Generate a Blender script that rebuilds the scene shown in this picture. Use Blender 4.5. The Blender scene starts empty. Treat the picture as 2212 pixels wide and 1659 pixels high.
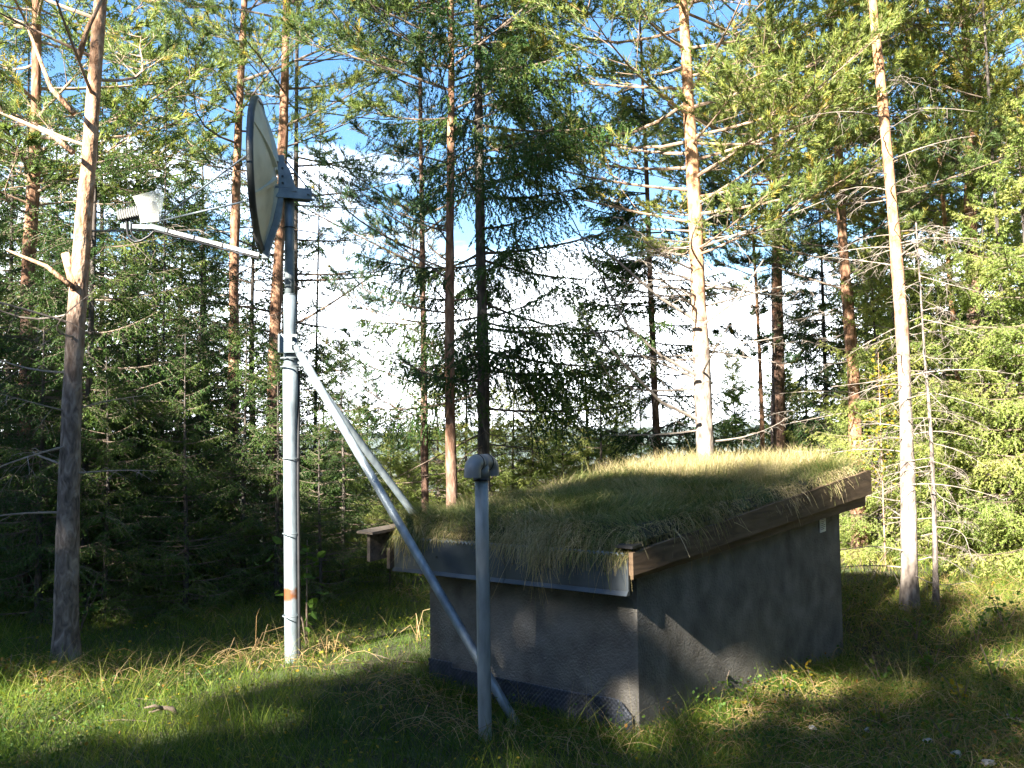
import bpy, math, random
import numpy as np
from mathutils import Vector, Matrix

# ---------------------------------------------------------------- camera, world, sun
S = bpy.context.scene
COL = S.collection
R_ = math.radians
FPX = 1950.0                      # focal length in units of a 2212 x 1659 picture
CAM = Vector((0, 0, 1.7))
ROT = Matrix.Rotation(R_(90 + 2.95), 3, 'X') @ Matrix.Rotation(-0.013, 3, 'Z')
cd = bpy.data.cameras.new('camera')
cd.sensor_width = 36; cd.lens = FPX / 2212 * 36; cd.clip_start = .05; cd.clip_end = 12000
cam = bpy.data.objects.new('camera', cd); COL.objects.link(cam)
cam.matrix_world = Matrix.Translation(CAM) @ ROT.to_4x4()
S.camera = cam

SUN_AZ = math.atan2(-.58, -.815); SUN_EL = R_(31)
w = bpy.data.worlds.new("World"); S.world = w; w.use_nodes = True
nt = w.node_tree; bg = nt.nodes['Background']
sky = nt.nodes.new('ShaderNodeTexSky'); sky.sky_type = 'NISHITA'; sky.sun_disc = False
sky.sun_elevation = SUN_EL; sky.sun_rotation = SUN_AZ % (2 * math.pi)
sky.air_density = 1.0; sky.dust_density = .5; sky.ozone_density = 1.5
tc = nt.nodes.new('ShaderNodeTexCoord'); mp = nt.nodes.new('ShaderNodeMapping'); mp.inputs['Scale'].default_value = (1.1, 1.1, 2.6)
mp.inputs['Location'].default_value = (.35, .2, .1)
nz = nt.nodes.new('ShaderNodeTexNoise'); nz.inputs['Scale'].default_value = 2.0; nz.inputs['Detail'].default_value = 6; nz.inputs['Roughness'].default_value = .55
hs = nt.nodes.new('ShaderNodeHueSaturation'); hs.inputs['Saturation'].default_value = 1.25
sx = nt.nodes.new('ShaderNodeSeparateXYZ')
hr = nt.nodes.new('ShaderNodeMapRange'); hr.inputs['From Min'].default_value = 0.0; hr.inputs['From Max'].default_value = .5
hr.inputs['To Min'].default_value = .32; hr.inputs['To Max'].default_value = -.5
ad = nt.nodes.new('ShaderNodeMath'); ad.operation = 'ADD'
cr = nt.nodes.new('ShaderNodeMapRange'); cr.inputs['From Min'].default_value = .44; cr.inputs['From Max'].default_value = .60
mx = nt.nodes.new('ShaderNodeMixRGB'); mx.inputs['Color2'].default_value = (22, 23, 24.5, 1)
ym = nt.nodes.new('ShaderNodeMapRange'); ym.inputs['From Min'].default_value = .1; ym.inputs['From Max'].default_value = .7
ml = nt.nodes.new('ShaderNodeMath'); ml.operation = 'MULTIPLY'
nt.links.new(sx.outputs[1], ym.inputs[0]); nt.links.new(cr.outputs[0], ml.inputs[0]); nt.links.new(ym.outputs[0], ml.inputs[1])
for a, b in ((tc.outputs['Generated'], mp.inputs[0]), (mp.outputs[0], nz.inputs[0]), (tc.outputs['Generated'], sx.inputs[0]),
             (sx.outputs[2], hr.inputs[0]), (nz.outputs[0], ad.inputs[0]), (hr.outputs[0], ad.inputs[1]), (ad.outputs[0], cr.inputs[0]),
             (ml.outputs[0], mx.inputs['Fac']), (sky.outputs[0], hs.inputs['Color']), (hs.outputs[0], mx.inputs['Color1']), (mx.outputs[0], bg.inputs[0])):
    nt.links.new(a, b)
bg.inputs[1].default_value = .05
sd = bpy.data.lights.new('sun', 'SUN'); sd.energy = 5.0; sd.angle = R_(.8); sd.color = (1, .93, .80)
so = bpy.data.objects.new('sun', sd); COL.objects.link(so)
SDIR = Vector((-.58 * math.cos(SUN_EL), -.815 * math.cos(SUN_EL), math.sin(SUN_EL))).normalized()
so.rotation_euler = SDIR.to_track_quat('Z', 'Y').to_euler(); so.location = (-20, -25, 30)
S.view_settings.view_transform = 'Standard'; S.view_settings.look = 'None'
S.view_settings.exposure = 2.85; S.view_settings.gamma = 1
S.cycles.max_bounces = 5; S.cycles.diffuse_bounces = 3; S.cycles.transmission_bounces = 4; S.cycles.transparent_max_bounces = 8
S.cycles.glossy_bounces = 2

def at(px, py, d):
    return CAM + ROT @ Vector(((px - 1106) / FPX * d, (829.5 - py) / FPX * d, -d))

# ---------------------------------------------------------------- small tools
def fnoise(x, y, seed=0, f=1.0):
    r = np.random.RandomState(seed); o = 0
    for i in range(7):
        a = r.uniform(0, 6.28); k = f * r.uniform(.6, 1.8); p = r.uniform(0, 6.28)
        o = o + np.sin(k * (x * math.cos(a) + y * math.sin(a)) + p + 1.3 * np.sin(k * .7 * (y * math.cos(a) - x * math.sin(a)) + p * 2))
    return o / 7

def ground_z(x, y):
    x = np.asarray(x, float); y = np.asarray(y, float)
    r = np.sqrt(x * x + y * y)
    z = .05 * fnoise(x, y, 3, 1.2) + .018 * fnoise(x, y, 5, 4.5)
    z = z - .06 * np.exp(-((x - .9) ** 2 + (y - 5.1) ** 2) / 1.5)
    z = z - .30 * np.exp(-((x - 2.9) ** 2 + (y - 7.1) ** 2) / .7) - .10 * np.exp(-((x - 1.9) ** 2 + (y - 6.2) ** 2) / .5)
    z = z + .10 * np.clip((x - 3) / 3, 0, 1.5) * np.clip((y - 5) / 4, 0, 1)
    d = np.clip(y - 10.5 - .35 * np.clip(x - 1, 0, 30) - .15 * np.clip(-x - 3, 0, 10), 0, None)
    z = z - .13 * d ** 1.12 * np.exp(-d / 900.0)
    z = z + np.clip(d / 40, 0, 1) * 3 * fnoise(x, y, 9, .03)
    b = np.clip(-y - 12, 0, None); z = z + .02 * np.minimum(b, 200)
    return np.maximum(z, -110 + 8 * fnoise(x, y, 11, .004))

def gz(x, y): return float(ground_z(x, y))

def tagp(o, label=None, cat=None, group=None, kind=None):
    if label: o['label'] = label
    if cat: o['category'] = cat
    if group: o['group'] = group
    if kind: o['kind'] = kind
    return o

def thing(name, label, cat, loc, rz=0, group=None):
    o = bpy.data.objects.new(name, None); COL.objects.link(o); o.empty_display_size = .2
    o.location = loc; o.rotation_euler = (0, 0, rz)
    return tagp(o, label, cat, group)

class G:
    """collects vertices and faces, links them as ONE mesh object"""
    def __init__(s): s.v = []; s.t = []; s.q = []; s.c = []; s.n = 0
    def add(s, V, T=None, Q=None, tint=0.5):
        V = np.asarray(V, np.float32).reshape(-1, 3)
        if T is not None and len(T): s.t.append(np.asarray(T, np.int64).reshape(-1, 3) + s.n)
        if Q is not None and len(Q): s.q.append(np.asarray(Q, np.int64).reshape(-1, 4) + s.n)
        s.v.append(V)
        tint = np.asarray(tint, np.float32)
        s.c.append(np.full(len(V), float(tint), np.float32) if tint.ndim == 0 else tint.reshape(-1).astype(np.float32))
        s.n += len(V); return s
    def tubes(s, P, rad, sides=4, tint=.5, cap=False, ref=None):
        """P (N,K,3) polylines, rad (N,K)"""
        P = np.asarray(P, float); rad = np.asarray(rad, float)
        if P.ndim == 2: P = P[None]; rad = rad[None]
        N, K, _ = P.shape
        T = np.gradient(P, axis=1); T /= np.linalg.norm(T, axis=2, keepdims=True) + 1e-9
        ref = np.array(ref, float) if ref is not None else np.where(np.abs(T.mean(1, keepdims=True)[..., 2:3]) > .8, np.array([1., 0, 0]), np.array([0, 0, 1.]))
        A = np.cross(T, np.broadcast_to(ref, T.shape)); A /= np.linalg.norm(A, axis=2, keepdims=True) + 1e-9
        B = np.cross(T, A)
        ang = np.arange(sides) * 2 * np.pi / sides
        V = P[:, :, None] + rad[:, :, None, None] * (A[:, :, None] * np.cos(ang)[:, None] + B[:, :, None] * np.sin(ang)[:, None])
        idx = np.arange(N * K * sides).reshape(N, K, sides)
        a = idx[:, :-1]; b = idx[:, 1:]
        Q = np.stack([a, np.roll(a, -1, 2), np.roll(b, -1, 2), b], -1).reshape(-1, 4)
        tt = np.asarray(tint, float)
        if tt.ndim == 1: tt = np.broadcast_to(tt[:, None, None], (N, K, sides))
        elif tt.ndim == 2: tt = np.broadcast_to(tt[:, :, None], (N, K, sides))
        base = s.n
        s.add(V.reshape(-1, 3), Q=Q, tint=tt)
        if cap:
            for i in range(N):
                for k in (0, K - 1):
                    c = P[i, k]; ring = base + idx[i, k]; m = s.n
                    s.add([c], tint=.5)
                    s.t.append(np.array([[m, ring[j], ring[(j + 1) % sides]] if k else [m, ring[(j + 1) % sides], ring[j]] for j in range(sides)]))
        return s
    def rod(s, p0, p1, r, sides=12, r1=None, n=2):
        p0 = np.array(p0, float); p1 = np.array(p1, float); f = np.linspace(0, 1, n)[:, None]
        return s.tubes(p0 + (p1 - p0) * f, np.linspace(r, r if r1 is None else r1, n), sides, cap=True)
    def box(s, x0, x1, y0, y1, z0, z1, M=None, bev=0.0):
        if bev:
            bm_ = []
            for (X, Y, Z) in [(x, y, z) for z in (0, 1) for y in (0, 1) for x in (0, 1)]: pass
        V = np.array([(x, y, z) for z in (z0, z1) for y in (y0, y1) for x in (x0, x1)], float)
        if M is not None: V = np.array([M @ Vector(v) for v in V])
        return s.add(V, Q=[(0, 2, 3, 1), (4, 5, 7, 6), (0, 1, 5, 4), (2, 6, 7, 3), (0, 4, 6, 2), (1, 3, 7, 5)])
    def hexa(s, pts):
        """8 points: bottom 4 ccw, top 4 ccw"""
        return s.add(pts, Q=[(0, 3, 2, 1), (4, 5, 6, 7), (0, 1, 5, 4), (1, 2, 6, 5), (2, 3, 7, 6), (3, 0, 4, 7)])
    def build(s, name, mat, parent=None, smooth=False):
        V = np.concatenate(s.v); me = bpy.data.meshes.new(name)
        T = np.concatenate(s.t) if s.t else np.zeros((0, 3), int); Q = np.concatenate(s.q) if s.q else np.zeros((0, 4), int)
        me.vertices.add(len(V)); me.vertices.foreach_set('co', V.ravel())
        li = np.concatenate([T.ravel(), Q.ravel()]).astype(np.int32)
        me.loops.add(len(li)); me.loops.foreach_set('vertex_index', li)
        me.polygons.add(len(T) + len(Q))
        st = np.concatenate([np.arange(len(T)) * 3, len(T) * 3 + np.arange(len(Q)) * 4]).astype(np.int32)
        me.polygons.foreach_set('loop_start', st)
        me.polygons.foreach_set('use_smooth', np.full(len(T) + len(Q), smooth))
        me.update(calc_edges=True)
        at_ = me.attributes.new('tint', 'FLOAT', 'POINT'); at_.data.foreach_set('value', np.concatenate(s.c))
        me.materials.append(mat)
        o = bpy.data.objects.new(name, me); COL.objects.link(o)
        if parent: o.parent = parent
        return o

def bevel(o, wd=.004, seg=2):
    m = o.modifiers.new('bevel', 'BEVEL'); m.width = wd; m.segments = seg; m.limit_method = 'ANGLE'
    return o

def copy_tree(o, parent=None):
    c = o.copy(); COL.objects.link(c)
    if parent: c.parent = parent
    for ch in o.children: copy_tree(ch, c)
    return c

# ---------------------------------------------------------------- materials
def newmat(name):
    m = bpy.data.materials.new(name); m.use_nodes = True; n = m.node_tree
    return m, n, n.nodes['Principled BSDF'], n.nodes['Material Output']

def ramp(n, stops):
    r = n.nodes.new('ShaderNodeValToRGB'); e = r.color_ramp.elements
    e[0].position = stops[0][0]; e[0].color = (*stops[0][1], 1); e[1].position = stops[-1][0]; e[1].color = (*stops[-1][1], 1)
    for p, c in stops[1:-1]: x = e.new(p); x.color = (*c, 1)
    return r

def leafmat(name, stops, transl=.4, tcol=(1, 1, .6), rough=.55):
    m, n, p, out = newmat(name)
    a = n.nodes.new('ShaderNodeAttribute'); a.attribute_name = 'tint'
    r = ramp(n, stops); n.links.new(a.outputs['Fac'], r.inputs[0])
    p.inputs['Roughness'].default_value = rough; p.inputs['Specular IOR Level'].default_value = .25
    n.links.new(r.outputs[0], p.inputs['Base Color'])
    t = n.nodes.new('ShaderNodeBsdfTranslucent'); mm = n.nodes.new('ShaderNodeMixRGB'); mm.blend_type = 'MULTIPLY'
    mm.inputs[0].default_value = 1; mm.inputs['Color2'].default_value = (*tcol, 1)
    n.links.new(r.outputs[0], mm.inputs['Color1']); n.links.new(mm.outputs[0], t.inputs['Color'])
    x = n.nodes.new('ShaderNodeMixShader'); x.inputs[0].default_value = transl
    n.links.new(p.outputs[0], x.inputs[1]); n.links.new(t.outputs[0], x.inputs[2]); n.links.new(x.outputs[0], out.inputs['Surface'])
    return m

def noisemat(name, stops, scale=8, detail=6, rough=.8, bump=.3, bdist=.01, stretch=(1, 1, 1), metal=0, bscale=None, dist=0, spec=.5, tintmix=None):
    m, n, p, out = newmat(name)
    c = n.nodes.new('ShaderNodeTexCoord'); mp = n.nodes.new('ShaderNodeMapping'); mp.inputs['Scale'].default_value = stretch
    nz = n.nodes.new('ShaderNodeTexNoise'); nz.inputs['Scale'].default_value = scale; nz.inputs['Detail'].default_value = detail; nz.inputs['Distortion'].default_value = dist
    n.links.new(c.outputs['Object'], mp.inputs[0]); n.links.new(mp.outputs[0], nz.inputs['Vector'])
    r = ramp(n, stops); n.links.new(nz.outputs[0], r.inputs[0]); colr = r.outputs[0]
    if tintmix:
        a = n.nodes.new('ShaderNodeAttribute'); a.attribute_name = 'tint'
        r2 = ramp(n, tintmix); n.links.new(nz.outputs[0], r2.inputs[0])
        x = n.nodes.new('ShaderNodeMixRGB'); n.links.new(a.outputs['Fac'], x.inputs[0]); n.links.new(colr, x.inputs[1]); n.links.new(r2.outputs[0], x.inputs[2]); colr = x.outputs[0]
    n.links.new(colr, p.inputs['Base Color'])
    p.inputs['Roughness'].default_value = rough; p.inputs['Metallic'].default_value = metal; p.inputs['Specular IOR Level'].default_value = spec
    nb = n.nodes.new('ShaderNodeTexNoise'); nb.inputs['Scale'].default_value = bscale or scale * 2; nb.inputs['Detail'].default_value = 5
    n.links.new(mp.outputs[0], nb.inputs['Vector'])
    b = n.nodes.new('ShaderNodeBump'); b.inputs['Strength'].default_value = bump; b.inputs['Distance'].default_value = bdist
    n.links.new(nb.outputs[0], b.inputs['Height']); n.links.new(b.outputs[0], p.inputs['Normal'])
    return m

M = {}
M['pine_needle'] = leafmat('pine_needle', [(0, (.07, .13, .05)), (.5, (.20, .27, .085)), (.8, (.33, .37, .10)), (.92, (.42, .38, .08)), (1, (.50, .38, .09))], .48)
M['blue_needle'] = leafmat('blue_needle', [(0, (.022, .055, .034)), (.6, (.06, .115, .05)), (.93, (.13, .17, .05)), (1, (.36, .24, .03))], .30)
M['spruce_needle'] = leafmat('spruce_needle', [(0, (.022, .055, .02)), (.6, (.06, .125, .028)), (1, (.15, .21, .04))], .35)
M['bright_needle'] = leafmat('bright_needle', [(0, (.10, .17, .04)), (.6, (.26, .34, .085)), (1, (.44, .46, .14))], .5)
M['leaf'] = leafmat('leaf', [(0, (.05, .11, .02)), (.5, (.10, .18, .03)), (.8, (.25, .24, .03)), (1, (.50, .33, .03))], .5)
M['grass'] = leafmat('grass', [(0, (.03, .075, .012)), (.5, (.13, .20, .024)), (.75, (.27, .31, .045)), (.88, (.32, .28, .09)), (1, (.42, .33, .18))], .5)
M['turf_grass'] = leafmat('turf_grass', [(0, (.06, .10, .025)), (.3, (.14, .18, .05)), (.55, (.27, .26, .10)), (.8, (.42, .34, .18)), (1, (.54, .44, .27))], .35)
M['herb'] = leafmat('herb', [(0, (.03, .08, .015)), (.5, (.07, .14, .025)), (.8, (.14, .17, .03)), (1, (.33, .16, .04))], .4)
M['pine_bark'] = noisemat('pine_bark', [(.3, (.055, .045, .038)), (.5, (.16, .13, .115)), (.7, (.30, .26, .23))], 6, 9, .95, 1.0, .03, (3.0, 3.0, 1.3), bscale=8, dist=1.2,
                          tintmix=[(.3, (.17, .085, .045)), (.5, (.42, .24, .14)), (.72, (.60, .42, .29))])
M['red_bark'] = noisemat('red_bark', [(.3, (.05, .03, .022)), (.5, (.15, .085, .06)), (.7, (.26, .17, .13))], 8, 8, .95, 1.0, .015, (3, 3, .9), bscale=12, dist=.4,
                         tintmix=[(.3, (.11, .05, .028)), (.55, (.27, .145, .085)), (.75, (.44, .30, .20))])
M['dark_bark'] = noisemat('dark_bark', [(.3, (.03, .026, .024)), (.55, (.085, .07, .06)), (.75, (.19, .17, .15))], 9, 8, .95, .9, .012, (3, 3, .8), bscale=14)
M['pale_bark'] = noisemat('pale_bark', [(.3, (.09, .072, .06)), (.5, (.25, .205, .175)), (.72, (.45, .39, .34))], 9, 8, .95, .8, .012, (2.6, 2.6, 1), bscale=14,
                          tintmix=[(.3, (.18, .08, .035)), (.5, (.44, .23, .12)), (.72, (.60, .38, .24))])
M['twig'] = noisemat('twig', [(.3, (.09, .065, .05)), (.7, (.20, .15, .115))], 14, 4, .9, .5, .004)
M['dead_twig'] = noisemat('dead_twig', [(.3, (.15, .125, .105)), (.7, (.33, .28, .24))], 14, 4, .9, .5, .004)
M['orange_limb'] = noisemat('orange_limb', [(.3, (.20, .125, .085)), (.7, (.42, .31, .23))], 10, 5, .9, .6, .006)
M['soil'] = noisemat('soil', [(.3, (.018, .014, .009)), (.5, (.045, .040, .018)), (.62, (.05, .075, .018)), (.8, (.11, .09, .045))], 3.5, 10, .95, .8, .03, bscale=20)
M['hill'] = noisemat('hill', [(.35, (.018, .035, .02)), (.65, (.04, .065, .03))], .05, 8, .95, .8, 3, bscale=.12)
M['stucco'] = noisemat('stucco', [(.3, (.105, .095, .082)), (.5, (.165, .152, .134)), (.72, (.235, .22, .198))], 5.5, 14, .95, 1.0, .012, bscale=70)
M['board'] = noisemat('board', [(.3, (.065, .040, .022)), (.5, (.115, .072, .040)), (.7, (.17, .11, .065))], 2.2, 8, .85, .4, .003, (1, .9, 7), bscale=9, dist=1.5)
M['old_board'] = noisemat('old_board', [(.3, (.045, .034, .026)), (.6, (.12, .095, .075))], 5, 8, .85, .5, .004, (1, 7, 7))
M['galvanized'] = noisemat('galvanized', [(.3, (.15, .18, .21)), (.5, (.22, .265, .30)), (.7, (.33, .38, .41))], 10, 8, .5, .15, .002, (2, 2, .6), metal=.35, spec=.4)
M['dull_galvanized'] = noisemat('dull_galvanized', [(.3, (.14, .17, .19)), (.7, (.27, .31, .33))], 12, 6, .55, .15, .002, metal=.35)
M['plastic'] = noisemat('plastic', [(.3, (.20, .21, .205)), (.5, (.30, .315, .31)), (.72, (.40, .41, .40))], 7, 8, .5, .12, .002, (3, 3, .7))
M['brown_plastic'] = noisemat('brown_plastic', [(.3, (.21, .20, .19)), (.7, (.30, .285, .27))], 5, 6, .38, .06, .001)
M['rubber'] = noisemat('rubber', [(.3, (.010, .010, .012)), (.7, (.025, .025, .028))], 20, 4, .5, .2, .002)
M['fascia'] = noisemat('fascia', [(.3, (.045, .055, .065)), (.6, (.085, .10, .115)), (.8, (.12, .13, .14))], 5, 8, .42, .2, .003, metal=.3)
M['membrane'] = noisemat('membrane', [(.3, (.03, .036, .05)), (.7, (.07, .078, .10))], 12, 5, .5, .2, .002)
M['dish_shell'] = noisemat('dish_shell', [(.3, (.44, .41, .31)), (.5, (.60, .57, .45)), (.7, (.68, .66, .55))], 4, 8, .5, .08, .002)
M['dish_rim'] = noisemat('dish_rim', [(.3, (.025, .027, .026)), (.6, (.065, .070, .068)), (.75, (.17, .175, .165))], 9, 6, .4, .2, .003, (1, 1, .5))
M['white_paint'] = noisemat('white_paint', [(.3, (.62, .62, .64)), (.7, (.80, .80, .80))], 10, 5, .4, .05, .001)
M['paper'] = noisemat('paper', [(.3, (.62, .62, .58)), (.7, (.78, .78, .74))], 10, 3, .7, .05, .001)
M['ink'] = noisemat('ink', [(.3, (.12, .12, .12)), (.7, (.2, .2, .2))], 10, 3, .7, .05, .001)
M['stone'] = noisemat('stone', [(.3, (.20, .19, .175)), (.7, (.46, .45, .42))], 14, 6, .8, .5, .006)
M['dry'] = leafmat('dry', [(0, (.20, .12, .05)), (.5, (.36, .24, .11)), (1, (.48, .36, .20))], .3)

# galvanised pole with a rust patch of its own at one height
def rust_pole():
    m = M['galvanized'].copy(); m.name = 'rusty_pole'; n = m.node_tree; p = n.nodes['Principled BSDF']
    src = p.inputs['Base Color'].links[0].from_socket
    c = n.nodes.new('ShaderNodeTexCoord'); s = n.nodes.new('ShaderNodeSeparateXYZ'); n.links.new(c.outputs['Object'], s.inputs[0])
    nz = n.nodes.new('ShaderNodeTexNoise'); nz.inputs['Scale'].default_value = 14; nz.inputs['Detail'].default_value = 8; n.links.new(c.outputs['Object'], nz.inputs['Vector'])
    d = n.nodes.new('ShaderNodeMath'); d.operation = 'SUBTRACT'; d.inputs[1].default_value = .50; n.links.new(s.outputs[2], d.inputs[0])
    ab = n.nodes.new('ShaderNodeMath'); ab.operation = 'ABSOLUTE'; n.links.new(d.outputs[0], ab.inputs[0])
    mr = n.nodes.new('ShaderNodeMapRange'); mr.inputs['From Min'].default_value = .03; mr.inputs['From Max'].default_value = .12; mr.inputs['To Min'].default_value = .26; mr.inputs['To Max'].default_value = -.35
    n.links.new(ab.outputs[0], mr.inputs[0]); ad = n.nodes.new('ShaderNodeMath'); n.links.new(mr.outputs[0], ad.inputs[0]); n.links.new(nz.outputs[0], ad.inputs[1])
    st = n.nodes.new('ShaderNodeMapRange'); st.inputs['From Min'].default_value = .56; st.inputs['From Max'].default_value = .74; n.links.new(ad.outputs[0], st.inputs[0])
    x = n.nodes.new('ShaderNodeMixRGB'); n.links.new(st.outputs[0], x.inputs[0]); n.links.new(src, x.inputs[1]); x.inputs[2].default_value = (.19, .08, .038, 1)
    n.links.new(x.outputs[0], p.inputs['Base Color'])
    return m
M['rusty_pole'] = rust_pole()
def glassy():
    m, n, p, out = newmat('clear_film')
    tr = n.nodes.new('ShaderNodeBsdfTransparent'); mxs = n.nodes.new('ShaderNodeMixShader'); mxs.inputs[0].default_value = .38
    p.inputs['Base Color'].default_value = (.80, .82, .76, 1); p.inputs['Roughness'].default_value = .2
    n.links.new(tr.outputs[0], mxs.inputs[1]); n.links.new(p.outputs[0], mxs.inputs[2]); n.links.new(mxs.outputs[0], out.inputs['Surface'])
    return m
M['film'] = glassy()

# ---------------------------------------------------------------- ground and hills
def ground():
    n = 300; u = np.linspace(-1, 1, n); a = math.asinh(4500 / 3.0)
    X = 3.0 * np.sinh(u * a)
    gx, gy = np.meshgrid(X, X + 7.0)
    gzv = ground_z(gx, gy)
    V = np.stack([gx, gy, gzv], -1).reshape(-1, 3); i = np.arange(n * n).reshape(n, n)
    Q = np.stack([i[:-1, :-1], i[:-1, 1:], i[1:, 1:], i[1:, :-1]], -1)
    g = G(); g.add(V, Q=Q); tagp(g.build('ground', M['soil'], smooth=True), kind='structure')
    nx, ny = 220, 50; xs = np.linspace(-3400, 3400, nx); ys = np.linspace(1300, 4300, ny)
    gx, gy = np.meshgrid(xs, ys); t = (gy - 1300) / 3000
    z = -125 + (np.sin(np.clip(t * 1.15, 0, 1) * math.pi / 2)) * (128 + 26 * fnoise(gx, gy, 21, .0016)) + 5 * fnoise(gx, gy, 22, .015) + 2.5 * np.random.RandomState(1).rand(ny, nx)
    V = np.stack([gx, gy, z], -1).reshape(-1, 3); i = np.arange(nx * ny).reshape(ny, nx)
    Q = np.stack([i[:-1, :-1], i[:-1, 1:], i[1:, 1:], i[1:, :-1]], -1)
    g = G(); g.add(V, Q=Q); tagp(g.build('hills', M['hill'], smooth=True), kind='structure')
ground()

# ---------------------------------------------------------------- shed
A0 = Vector((.696, 5.2, 0)); U = Vector((-.77, .638, 0)); Vv = Vector((.638, .77, 0))
LU, LV = 1.66, 3.22
SH = thing('pump_shed', 'low grey stucco pump shed with a grass covered sloping roof', 'shed', A0, 0)
def shp(u, v, z): p = U * u + Vv * v; return (p.x, p.y, z)
def topz(v): return 1.035 + .078 * (v + .12)
def shed():
    rng = np.random.RandomState(4)
    g = G()                                             # wall ring, slightly lumpy stucco
    def wallface(p, q, o, zt0, zt1, n=60, m=24):
        f = np.linspace(0, 1, n); h = np.linspace(0, 1, m); F, Hh = np.meshgrid(f, h)
        pu = p[0] + (q[0] - p[0]) * F; pv = p[1] + (q[1] - p[1]) * F; zt = zt0 + (zt1 - zt0) * F
        z = -.5 + (zt + .5) * Hh
        off = .0012 * fnoise(pu * 9 + pv * 7, z * 9, 8, 1)
        pu = pu + o[0] * off; pv = pv + o[1] * off
        V = np.stack([U.x * pu + Vv.x * pv, U.y * pu + Vv.y * pv, z], -1).reshape(-1, 3)
        i = np.arange(n * m).reshape(m, n)
        g.add(V, Q=np.stack([i[:-1, :-1], i[:-1, 1:], i[1:, 1:], i[1:, :-1]], -1))
    zf, zb = .93, 1.13
    wallface((0, 0), (LU, 0), (0, -1), zf, zf); wallface((0, LV), (0, 0), (-1, 0), zb, zf)
    wallface((LU, 0), (LU, LV), (1, 0), zf, zb); wallface((LU, LV), (0, LV), (0, 1), zb, zb)
    g.build('wall', M['stucco'], SH, smooth=True)
    g = G()                                             # roof deck with a corrugated front lip
    g.hexa([shp(-.04, -.10, .955), shp(LU + .26, -.10, .925), shp(LU + .26, 3.76, 1.16), shp(-.04, 3.76, 1.18),
            shp(-.04, -.10, .99), shp(LU + .26, -.10, .96), shp(LU + .26, 3.76, 1.21), shp(-.04, 3.76, 1.23)])
    g.build('roof_deck', M['old_board'], SH)
    g = G(); n = 260; uu = np.linspace(-.02, LU + .24, n); zz = 1.004 - .024 * (uu / LU) + .008 * np.sin(uu * 2 * np.pi / .032)
    for k in range(2):
        pass
    Vt = np.array([shp(a, -.150 - (.004 if k % 2 else 0), z) for a, z in zip(uu, zz) for k in (0,)] + [shp(a, -.02, z) for a, z in zip(uu, zz)] + [shp(a, -.150, z - .006) for a, z in zip(uu, zz)])
    i = np.arange(n - 1); g.add(Vt, Q=np.concatenate([np.stack([i, i + 1, i + 1 + n, i + n], -1), np.stack([i, i + 2 * n, i + 1 + 2 * n, i + 1], -1)]))
    g.build('corrugated_sheet', M['dull_galvanized'], SH, smooth=True)
    for (u0, u1) in ((.864, LU + .20), (-.035, .86)):   # black sheet-metal fascia with a drip lip
        g = G()
        z = lambda u, b: (b - .022 * (u / LU))
        g.hexa([shp(u0, -.142, z(u0, .795)), shp(u0, -.128, z(u0, .795)), shp(u1, -.128, z(u1, .795)), shp(u1, -.142, z(u1, .795)),
                shp(u0, -.142, z(u0, 1.0)), shp(u0, -.128, z(u0, 1.0)), shp(u1, -.128, z(u1, 1.0)), shp(u1, -.142, z(u1, 1.0))])
        g.hexa([shp(u0, -.165, z(u0, .774)), shp(u0, -.125, z(u0, .774)), shp(u1, -.125, z(u1, .774)), shp(u1, -.165, z(u1, .774)),
                shp(u0, -.146, z(u0, .796)), shp(u0, -.130, z(u0, .796)), shp(u1, -.130, z(u1, .796)), shp(u1, -.146, z(u1, .796))])
        f = g.build('fascia', M['fascia'], SH)
    for u in (.12, .5, .8, 1.1, 1.45, 1.75):
        p = shp(u, -.145, .9 - .02 * u); q = shp(u, -.149, .9 - .02 * u); g = G(); g.rod(p, q, .008, 8); g.build('screw', M['rubber'], f)
    # barge boards on the right side
    def board(vv0, vv1, zt0, zt1, zb0, zb1, u0, u1, name, mat, nseg=28, par=SH):
        g = G(); v = np.linspace(vv0, vv1, nseg); f = (v - vv0) / (vv1 - vv0)
        zt = zt0 + (zt1 - zt0) * f + rng.uniform(-.003, .003, nseg); zb = zb0 + (zb1 - zb0) * f + rng.uniform(-.003, .003, nseg)
        rows = []
        for a, t, b in zip(v, zt, zb): rows += [shp(u0, a, b), shp(u1, a, b), shp(u1, a, t), shp(u0, a, t)]
        i = np.arange(nseg - 1)[:, None] * 4; k = np.arange(4)[None]; k2 = (k + 1) % 4
        Q = np.stack([i + k, i + k2, i + k2 + 4, i + k + 4], -1).reshape(-1, 4)
        Q = np.concatenate([Q, [[0, 3, 2, 1]], [[4 * nseg - 4, 4 * nseg - 3, 4 * nseg - 2, 4 * nseg - 1]]])
        g.add(rows, Q=Q); return g.build(name, mat, par)
    board(-.17, 3.80, 1.015, 1.31, .892, 1.095, -.086, -.058, 'barge_board', M['board'])
    board(-.12, 3.72, .93, 1.14, .862, .998, -.056, -.030, 'barge_board', M['board'])
    # boards at the left end
    board(-.30, 3.5, 1.00, 1.25, .82, 1.02, LU + .27, LU + .30, 'barge_board', M['old_board'])
    board(-.16, 3.4, .955, 1.15, .76, .95, LU + .225, LU + .255, 'barge_board', M['old_board'])
    board(-.34, 3.5, 1.024, 1.276, 1.008, 1.26, LU + .20, LU + .36, 'cover_board', M['old_board'])
    board(-.18, -.08, 1.055, 1.06, 1.037, 1.042, -.09, .02, 'cover_board', M['rubber'], 6)
    # dimpled drainage membrane around the foot of the front wall
    g = G(); n, m = 330, 44; uu = np.linspace(.03, LU - .03, n)
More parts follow.
